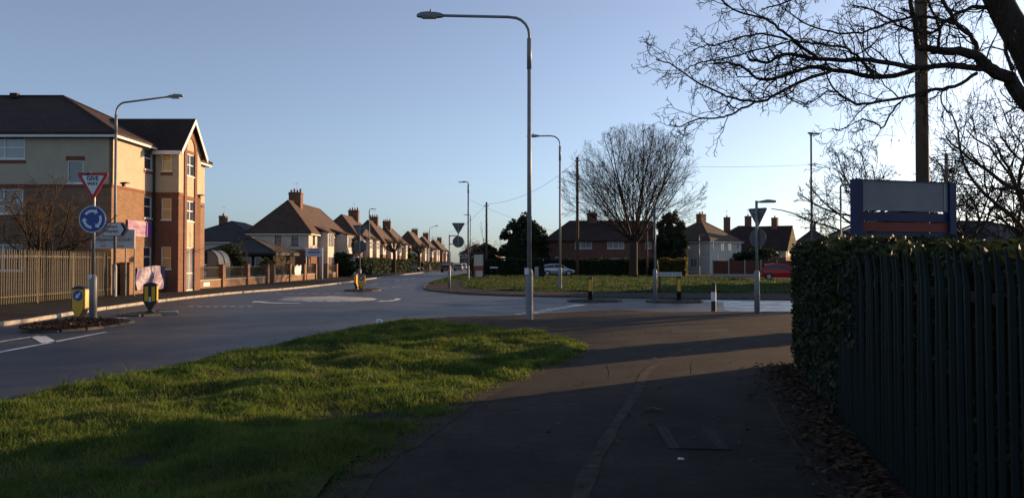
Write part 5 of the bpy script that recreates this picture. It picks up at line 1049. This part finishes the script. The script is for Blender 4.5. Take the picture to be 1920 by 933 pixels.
ks = MB(); ks.cbox(-.3, .3, -.07, .07, 0, .13, .03); o_ = ks.build('loose_kerb_stone', 'kerb', loc=(-11.2, 25.2, RZ)); o_.rotation_euler = (.2, 0, .5); tag(o_, 'loose pale kerb stone lying beside the black bollard', 'kerb stone')
# signs seen from behind
def back_sign(label, x, y, z, ztri, zdisc, ht, offx=0, s=.8, rd_=.31, lampside=0, rz=0, disc=True, base=1.15, armx=0):
    t = thing('give_way_sign', label, 'road sign', (x, y, z), rz, 'signs seen from behind'); b = MB(); b.tube([(0, 0, -.1), (0, 0, base), (0, 0, base + .06)], [.085, .085, .045], 12); b.build('base_section', 'grey_paint', t, True); b = MB(); b.tube([(0, 0, base), (0, 0, ht)], .042, 10); b.build('post', 'grey_paint', t, True)
    b = MB(); b.prism(rtri((offx, ztri), s, .04), .05, .065); pl_ = b.build('triangle_plate', 'sign_back', t); b = MB(); b.box(offx - s * .3, offx + s * .3, .03, .05, ztri + .1, ztri + .13); b.box(offx - .03, offx + .03, .02, .05, zdisc - rd_ * .8 if disc else ztri - .3, ztri + .25); b.build('channel', 'galv', t)
    if disc: b = MB(); b.disc((offx, zdisc), rd_, .05, .065, 32); b.build('disc_plate', 'sign_back', t)
    if offx:
        for az_ in (ht - .06, zdisc - .15): b = MB(); b.tube([(0, 0, az_), (offx, 0.02, az_)], .03, 8); b.build('arm', 'grey_paint', t)
    if lampside:
        b = MB(); b.tube([(0, 0, ht - .06), (lampside * .12, 0, ht - .03)], .025, 6); b.prism([(lampside * .1, ht - .08), (lampside * .12 + .0, ht - .08), (lampside * .42, ht - .1), (lampside * .44, ht - .03), (lampside * .3, ht + .01), (lampside * .1, ht - .02)][::(1 if lampside > 0 else -1)], -.07, .07); b.build('sign_lamp', 'grey_paint', t)
    return t
back_sign('sign back beside near footway with small lamp on top', 7.66, 24.2, 0, WZ(404, 24.2), WZ(446, 24.2), WZ(376, 24.2), s=.72, rd_=.3, lampside=1.5, base=1.3, rz=R(-52))
back_sign('sign backs carried on arms right of their post by far corner', -3.9, 48.2, 0, WZ(426, 48.2), WZ(453, 48.2), WZ(440, 48.2), offx=.55, s=.85, rd_=.36)
back_sign('sign backs on the far island behind yellow bollards', -9.3, 47.3, .02, WZ(432, 47.3), WZ(463, 47.3), WZ(421, 47.3), s=.95, rd_=.4)
back_sign('edge on sign with flat lamp on the side road island', 6.08, 32.9, 0.02, WZ(407, 32.9), WZ(440, 32.9), WZ(393, 32.9), s=.75, rd_=.3, rz=R(83), base=1.25)
lt = MB(); lt.box(-.3, .36, -.09, .09, WZ(393, 32.9), WZ(393, 32.9) + .05); lt.build('sign_lamp', 'grey_paint', bpy.data.objects['give_way_sign.004'] if 'give_way_sign.004' in bpy.data.objects else None).rotation_euler = (0, 0, -R(83))
# street name plate
t = thing('street_name_plate', 'white street name plate reading BOUNDARY ROAD on the green', 'sign board', (WX(1255, 44), 44, 0)); b = MB(); b.box(-.7, .7, -.02, 0, .82, 1.06); pb = b.build('plate', 'sign_white', t); b = MB(); b.box(-.68, .68, -.023, -.021, .835, .85); b.box(-.68, .68, -.023, -.021, 1.03, 1.045); b.build('border', 'sign_black', pb); text('lettering', 'BOUNDARY ROAD', .15, 'sign_black', pb, (0, -.024, .94), sx=1.0, bold=.002)
for x in (-.55, .55): p = MB(); p.box(x - .04, x + .04, .002, .07, -.1, 1.04); p.build('post', 'black_trim', t)
t = thing('street_name_plate', 'small far name plate low in front of dark hedge', 'sign board', (WX(926, 96), 96, 0)); b = MB(); b.box(-.48, .48, -.02, 0, .9, 1.08); b.build('plate', 'sign_white', t)
for x in (-.35, .35): p = MB(); p.box(x - .04, x + .04, .002, .06, -.1, 1.0); p.build('post', 'black_trim', t)
# phone kiosk
t = thing('phone_kiosk', 'dark framed phone kiosk with cream upper panel on the green', 'kiosk', (WX(897, 77), 77, 0), R(4)); W_ = 1.02; H_ = 2.6
for (x, y) in ((-.51, -.45), (.51, -.45), (-.51, .45), (.51, .45)): p = MB(); p.box(x - .05, x + .05, y - .05, y + .05, -.05, H_ - .1); p.build('corner_post', 'black_trim', t)
b = MB(); b.box(-.58, .58, -.52, .52, H_ - .1, H_ + .06); b.box(-.5, .5, -.44, .44, H_ + .06, H_ + .1); b.build('roof', 'black_trim', t); b = MB(); b.box(-.56, .56, -.5, .5, -.05, .1); b.build('plinth', 'black_trim', t)
b = MB(); b.box(-.455, .455, -.47, -.45, 1.28, H_ - .2); b.build('upper_panel', 'kiosk_cream', t); b = MB(); b.box(-.455, .455, -.468, -.45, 1.1, 1.27); b.build('red_band', 'kiosk_red', t); b = MB(); b.box(-.455, .455, -.465, -.45, .14, 1.09); lp_ = b.build('lower_panel', 'kiosk_red', t); b = MB(); b.box(-.3, .4, -.47, -.466, .2, .8); b.build('poster', 'kiosk_cream', lp_)
for x in (-.53, .53): b = MB(); b.box(x - .012, x + .012, -.4, .4, .15, H_ - .15); b.build('glass_side', 'glass', t)
# green service cabinet + post near silver car
t = thing('utility_cabinet', 'small pale utility cabinet left of the silver car', 'cabinet', (WX(1010, 82), 82, 0)); b = MB(); b.cbox(-.42, -.02, -.2, .2, -.05, 1.15, .03); b.build('pale_box', 'concrete', t); b = MB(); b.cbox(.04, .62, -.22, .22, -.05, 1.2, .03); b.build('dark_box', 'green_steel', t)
# panel fence by the lane
t = thing('panel_fence', 'reddish brown timber panel fence with concrete posts by lane', 'fence', (WX(1336, 88), 88, 0)); xe = [0, 1.83, 3.66, 5.49, 7.32, 9.15]
for i, x in enumerate(xe): p = MB(); p.box(x - .06, x + .06, -.06, .06, -.05, 1.9); p.build('concrete_post', 'concrete', t)
bd = MB(); bd.box(-.07, .07, -.012, .012, .3, 1.82); bme = bd.build('board', 'fence_wood').data; bpy.data.objects.remove([o for o in bpy.data.objects if o.data is bme][0])
for a, c in zip(xe, xe[1:]):
    g_b = MB(); g_b.box(a + .06, c - .06, -.03, .03, -.05, .3); g_b.build('gravel_board', 'concrete', t); r_ = MB(); r_.box(a + .06, c - .06, .013, .05, .6, .66); r_.box(a + .06, c - .06, .013, .05, 1.5, 1.56); r_.build('rail', 'fence_wood', t)
    for k in range(12): o = share('board', bme, t, (a + .06 + .0715 + k * .1425, -.006 * (k % 2), rng.gauss(0, .006)))
# smoking shelter with curved roof
t = thing('curved_shelter', 'curved polycarbonate shelter beside the care home', 'shelter', (-20.6, 52.3, 0)); n = 10; pr = [(.75 * math.cos(math.pi / 2 * i / n), 1.5 + .95 * math.sin(math.pi / 2 * i / n)) for i in range(n + 1)]; prof = [(.75, .35)] + pr
b = MB()
for (a, c) in zip(prof, prof[1:]): b.quad((a[0], 0, a[1]), (a[0], 2.2, a[1]), (c[0], 2.2, c[1]), (c[0], 0, c[1])); 
b.build('curved_panel', 'poly_sheet', t); b = MB(); b.quad(*[(x, 0.0, z) for x, z in [(-.0, .35)] + prof]); b.build('end_panel', 'poly_sheet', t)
for y in (-.03, 1.1, 2.23): b = MB(); b.tube([(.77, y, -.05)] + [(x + .02, y, z) for x, z in prof[1:]], .03, 6); b.tube([(-.02, y, -.05), (-.02, y, 2.45)], .03, 6); b.build('frame', 'black_trim', t)
# blue framed empty sign board over the hedge
A_, B_ = Vector((WX(1607, 11), 11, 0)), Vector((WX(1782, 11.5), 11.5, 0)); t = thing('empty_sign_board', 'grey sign board in blue posts with blue and red slats', 'sign board', A_, math.atan2((B_ - A_).y, (B_ - A_).x)); Lb = (B_ - A_).length; zt = WZ(335, 11); 
for x in (0, Lb): p = MB(); p.cbox(x - .06, x + .06, -.06, .06, -.1, zt, .01); p.build('post', 'board_navy', t)
def bz(py): return WZ(py, 11.05)
for nm, m, a, c in (('grey_panel', 'board_grey', 394, 338), ('blue_slat', 'board_navy', 413.5, 397), ('red_slat', 'board_red', 433, 416), ('blue_slat', 'board_navy', 447, 436)): b = MB(); b.box(.06, Lb - .06, -.02, .015, bz(a), bz(c)); b.build(nm, m, t)
b = MB(); b.box(.06, Lb - .06, -.04, .04, bz(338) + .002, zt - .005); b.build('top_rail', 'board_navy', t); b = MB(); b.box(Lb - .14, Lb - .1, -.03, -.021, bz(394), bz(338)); b.build('trim_strip', 'galv', t)
# cover plates and small litter
t = thing('access_cover', 'rectangular iron access cover set in the near path', 'cover', (1.64, 7.1, 0), R(-4)); b = MB(); b.box(-.265, .265, -.44, .44, -.01, .006); b.build('frame', 'asphalt_patch', t); b = MB(); b.box(-.16, .16, -.42, .42, .006, .009); b.build('infill', 'asphalt_path', t)
for x in (-.25, -.2, .2, .25): b = MB(); b.box(x - .004, x + .004, -.43, .43, .006, .012); b.build('ridge', 'iron', t)
for y in (-.445, .445): b = MB(); b.box(-.17, .17, y * .965 - .006, y * .965 + .006, .0095, .012); b.build('ridge', 'iron', t)
def blob(name, label, cat, loc, s, m, seed):
    me = bmesh.new(); bmesh.ops.create_icosphere(me, subdivisions=2, radius=1); rr = random.Random(seed)
    for v in me.verts: k = rr.uniform(.7, 1.1); v.co = Vector((v.co.x * s[0] * k, v.co.y * s[1] * k, v.co.z * s[2] * k))
    d = bpy.data.meshes.new(name); me.to_mesh(d); me.free(); d.materials.append(MATS[m]); o = bpy.data.objects.new(name, d); COL.objects.link(o); o.location = loc; return tag(o, label, cat)
blob('litter_bag', 'crumpled pale litter at far tip of the verge', 'litter', (-3.3, 19.2, .14), (.085, .07, .08), 'litter', 4)
blob('litter_scrap', 'small pale scrap lying on the dark path', 'litter', (WX(1275, 6.3), 6.3, .012), (.03, .02, .012), 'litter', 5)
tw = MB(); tw.tube([(-.09, 0, .012), (-.02, .015, .03), (.03, .01, .02), (.1, -.01, .012)], [.008, .012, .014, .004], 6); o = tw.build('fallen_twig', 'bark_pale', loc=(WX(1226, 8.4), 8.4, 0)); tag(o, 'short pale stick lying on the dark path', 'stick')

# ------------------------------------------------------------------ cars
def car(label, loc, rz, paint_, kind='hatch', group='cars'):
    t = thing('car', label, 'car', loc, rz, group)
    if kind == 'hatch': S = [(-2.1, .42, .82, .68), (-2.03, .3, .93, .79), (-1.5, .22, .97, .87), (-.3, .2, .94, .885), (.8, .2, .92, .885), (1.45, .22, .84, .86), (1.9, .28, .7, .79), (2.1, .38, .58, .64)]; C = [(-2.0, .94, .8), (-1.6, 1.34, .66), (-.9, 1.45, .63), (-.1, 1.47, .63), (.4, 1.4, .64), (1.25, .9, .78)]; wx = (-1.3, 1.33)
    else: S = [(-1.75, .42, .85, .68), (-1.7, .3, .98, .76), (-1.3, .22, 1.0, .81), (0, .2, .97, .82), (.8, .2, .96, .82), (1.35, .24, .9, .8), (1.65, .3, .74, .72), (1.76, .4, .6, .6)]; C = [(-1.7, .97, .75), (-1.45, 1.42, .62), (-.6, 1.55, .6), (.1, 1.53, .6), (.55, 1.44, .61), (1.35, .92, .72)]; wx = (-1.12, 1.14)
    b = MB()
    for (x, zb, zt, hw) in S:
        zm = zb + (zt - zb) * .55; b.v += [(x, -hw * .88, zb), (x, -hw, zm), (x, -hw * .95, zt - .04), (x, -hw * .8, zt), (x, hw * .8, zt), (x, hw * .95, zt - .04), (x, hw, zm), (x, hw * .88, zb)]
    for i in range(len(S) - 1):
        for j in range(8): a, c = i * 8 + j, i * 8 + (j + 1) % 8; b.f.append((a, c, c + 8, a + 8))
    b.f += [tuple(range(7, -1, -1)), tuple(range((len(S) - 1) * 8, len(S) * 8))]; b.build('body', paint_, t, False)
    belt = C[0][1] - .03; hb = C[0][2] + .04; b = MB()
    for (x, z, hw) in C: b.v += [(x, -hb, belt - .06), (x, -hw, z), (x, hw, z), (x, hb, belt - .06)]
    for i in range(len(C) - 1):
        for j in range(3): a = i * 4 + j; b.f.append((a, a + 1, a + 5, a + 4))
    b.build('cabin', paint_, t, False)
    def sidept(x, f, s):
        for (a, c) in zip(C, C[1:]):
            if a[0] <= x <= c[0]: k = (x - a[0]) / (c[0] - a[0]); z = a[1] + (c[1] - a[1]) * k; hw = a[2] + (c[2] - a[2]) * k; break
        return (x, s * (hb + (hw - hb) * f + .008), belt - .06 + (z - belt + .06) * f)
    for s in (-1, 1):
        xs = [C[1][0] - .1, -.45, .4, C[4][0] + .35]; q = MB()
        for a, c in ((xs[0], xs[1] - .03), (xs[1] + .03, xs[2] - .02), (xs[2] + .01, xs[3])):
            m = MB(); P = [sidept(a, .2, s), sidept(c, .2, s), sidept(c, .86, s), sidept(a, .86, s)]; m.quad(*(P if s < 0 else P[::-1])); m.build('side_window', 'car_glass', t)
        m = MB(); y = s * (S[3][3] + .07); m.prism([(.72, .93), (.9, .93), (.9, 1.05), (.75, 1.05)], min(y, y - s * .14), max(y, y - s * .14)); m.build('door_mirror', paint_, t)
    def slopewin(nm, i, f0, f1, e):
        a, c = C[i], C[i + 1]; m = MB(); L_ = lambda f, s: (a[0] + (c[0] - a[0]) * f + e, s * (a[2] + (c[2] - a[2]) * f - .06), a[1] + (c[1] - a[1]) * f + .012); P = [L_(f0, -1), L_(f1, -1), L_(f1, 1), L_(f0, 1)]; m.quad(*P); m.build(nm, 'car_glass', t)
    slopewin('rear_window', 0, .15, .92, -.012); slopewin('windscreen', 4, .06, .92, .012)
    for x in wx:
        for s in (-1, 1):
            y = s * (S[3][3] - .1); w = MB(); k = 20
            for (yy, r_) in ((y - s * .1, .3), (y + s * .09, .3), (y + s * .11, .27), (y + s * .11, .2)): w.v += [(x + r_ * math.cos(6.2832 * i / k), yy, .3 + r_ * math.sin(6.2832 * i / k)) for i in range(k)]
            for a in range(3):
                for i in range(k): j = (i + 1) % k; w.f.append((a * k + i, a * k + j, (a + 1) * k + j, (a + 1) * k + i))
            wo_ = w.build('wheel', 'tyre', t); r_ = MB()
            r_.prism([(x + .2 * math.cos(6.2832 * i / 20), .3 + .2 * math.sin(6.2832 * i / 20)) for i in range(20)], min(y + s * .1, y + s * .105), max(y + s * .1, y + s * .105)); r_.build('rim', 'rim', wo_)
            ar = MB(); ar.prism([(x + .355 * math.cos(math.pi * i / 12), .3 + .355 * math.sin(math.pi * i / 12)) for i in range(13)] + [(x - .355, .2), (x + .355, .2)], min(y + s * .102 - s * .02, y + s * .102 + s * .002), max(y + s * .102 - s * .02, y + s * .102 + s * .002)); ar.build('wheel_arch', 'black_trim', t)
    xf, xr = S[-2][0], S[1][0]
    for s in (-1, 1):
        m = MB(); m.box(xf - .12, xf + .05, s * .62 - .12, s * .62 + .12, .56, .7); m.build('headlight', 'head_lens', t); m = MB(); m.box(xr - .06, xr + .12, s * .66 - .1, s * .66 + .1, .72, .95); m.build('tail_light', 'tail_lens', t)
    m = MB(); m.box(xr - .09, xr - .06, -.26, .26, .5, .61); m.build('number_plate', 'plate', t); m = MB(); m.box(S[0][0] - .03, S[0][0] + .3, -.72, .72, .3, .44); m.box(S[-1][0] - .3, S[-1][0] + .02, -.66, .66, .28, .4); m.build('bumper', 'black_trim', t); return t
car('silver hatchback parked side on before the dark hedge', (WX(1046, 96.3), 96.3, 0), R(-3), 'car_silver', 'hatch', None)
car('red small car partly hidden by the ivy hedge', (WX(1464, 72.6), 72.6, 0), R(-14), 'car_red', 'small', None)
for lb, px, Y, p_, dr in (('maroon car driving away, nearest on the far main road', 837, 139, 'car_maroon', 90), ('second far car behind the maroon car on main road', 860, 158, 'car_grey', 90), ('pale far car third along the main road', 869, 182, 'car_white', 90), ('dark far car beside pale one at road end', 881, 215, 'car_maroon', 95), ('far blue car at road end left of kiosk', 883.5, 176, 'car_blue', -80)): car(lb, (WX(px, Y), Y, RZ), R(dr), p_, 'hatch', 'far cars on the main road')
car('black car parked in front garden beyond the pollarded tree', (-19.3, 150, 0), R(0), 'car_black', 'hatch', None)
car('silver car nose sticking out by left footway hedge end', (-19.0, 143.2, 0), R(10), 'car_grey', 'small', None)
car('white car parked behind the railing wall near shelter', (-24.0, 62, 0), R(-80), 'car_white', 'hatch', None)
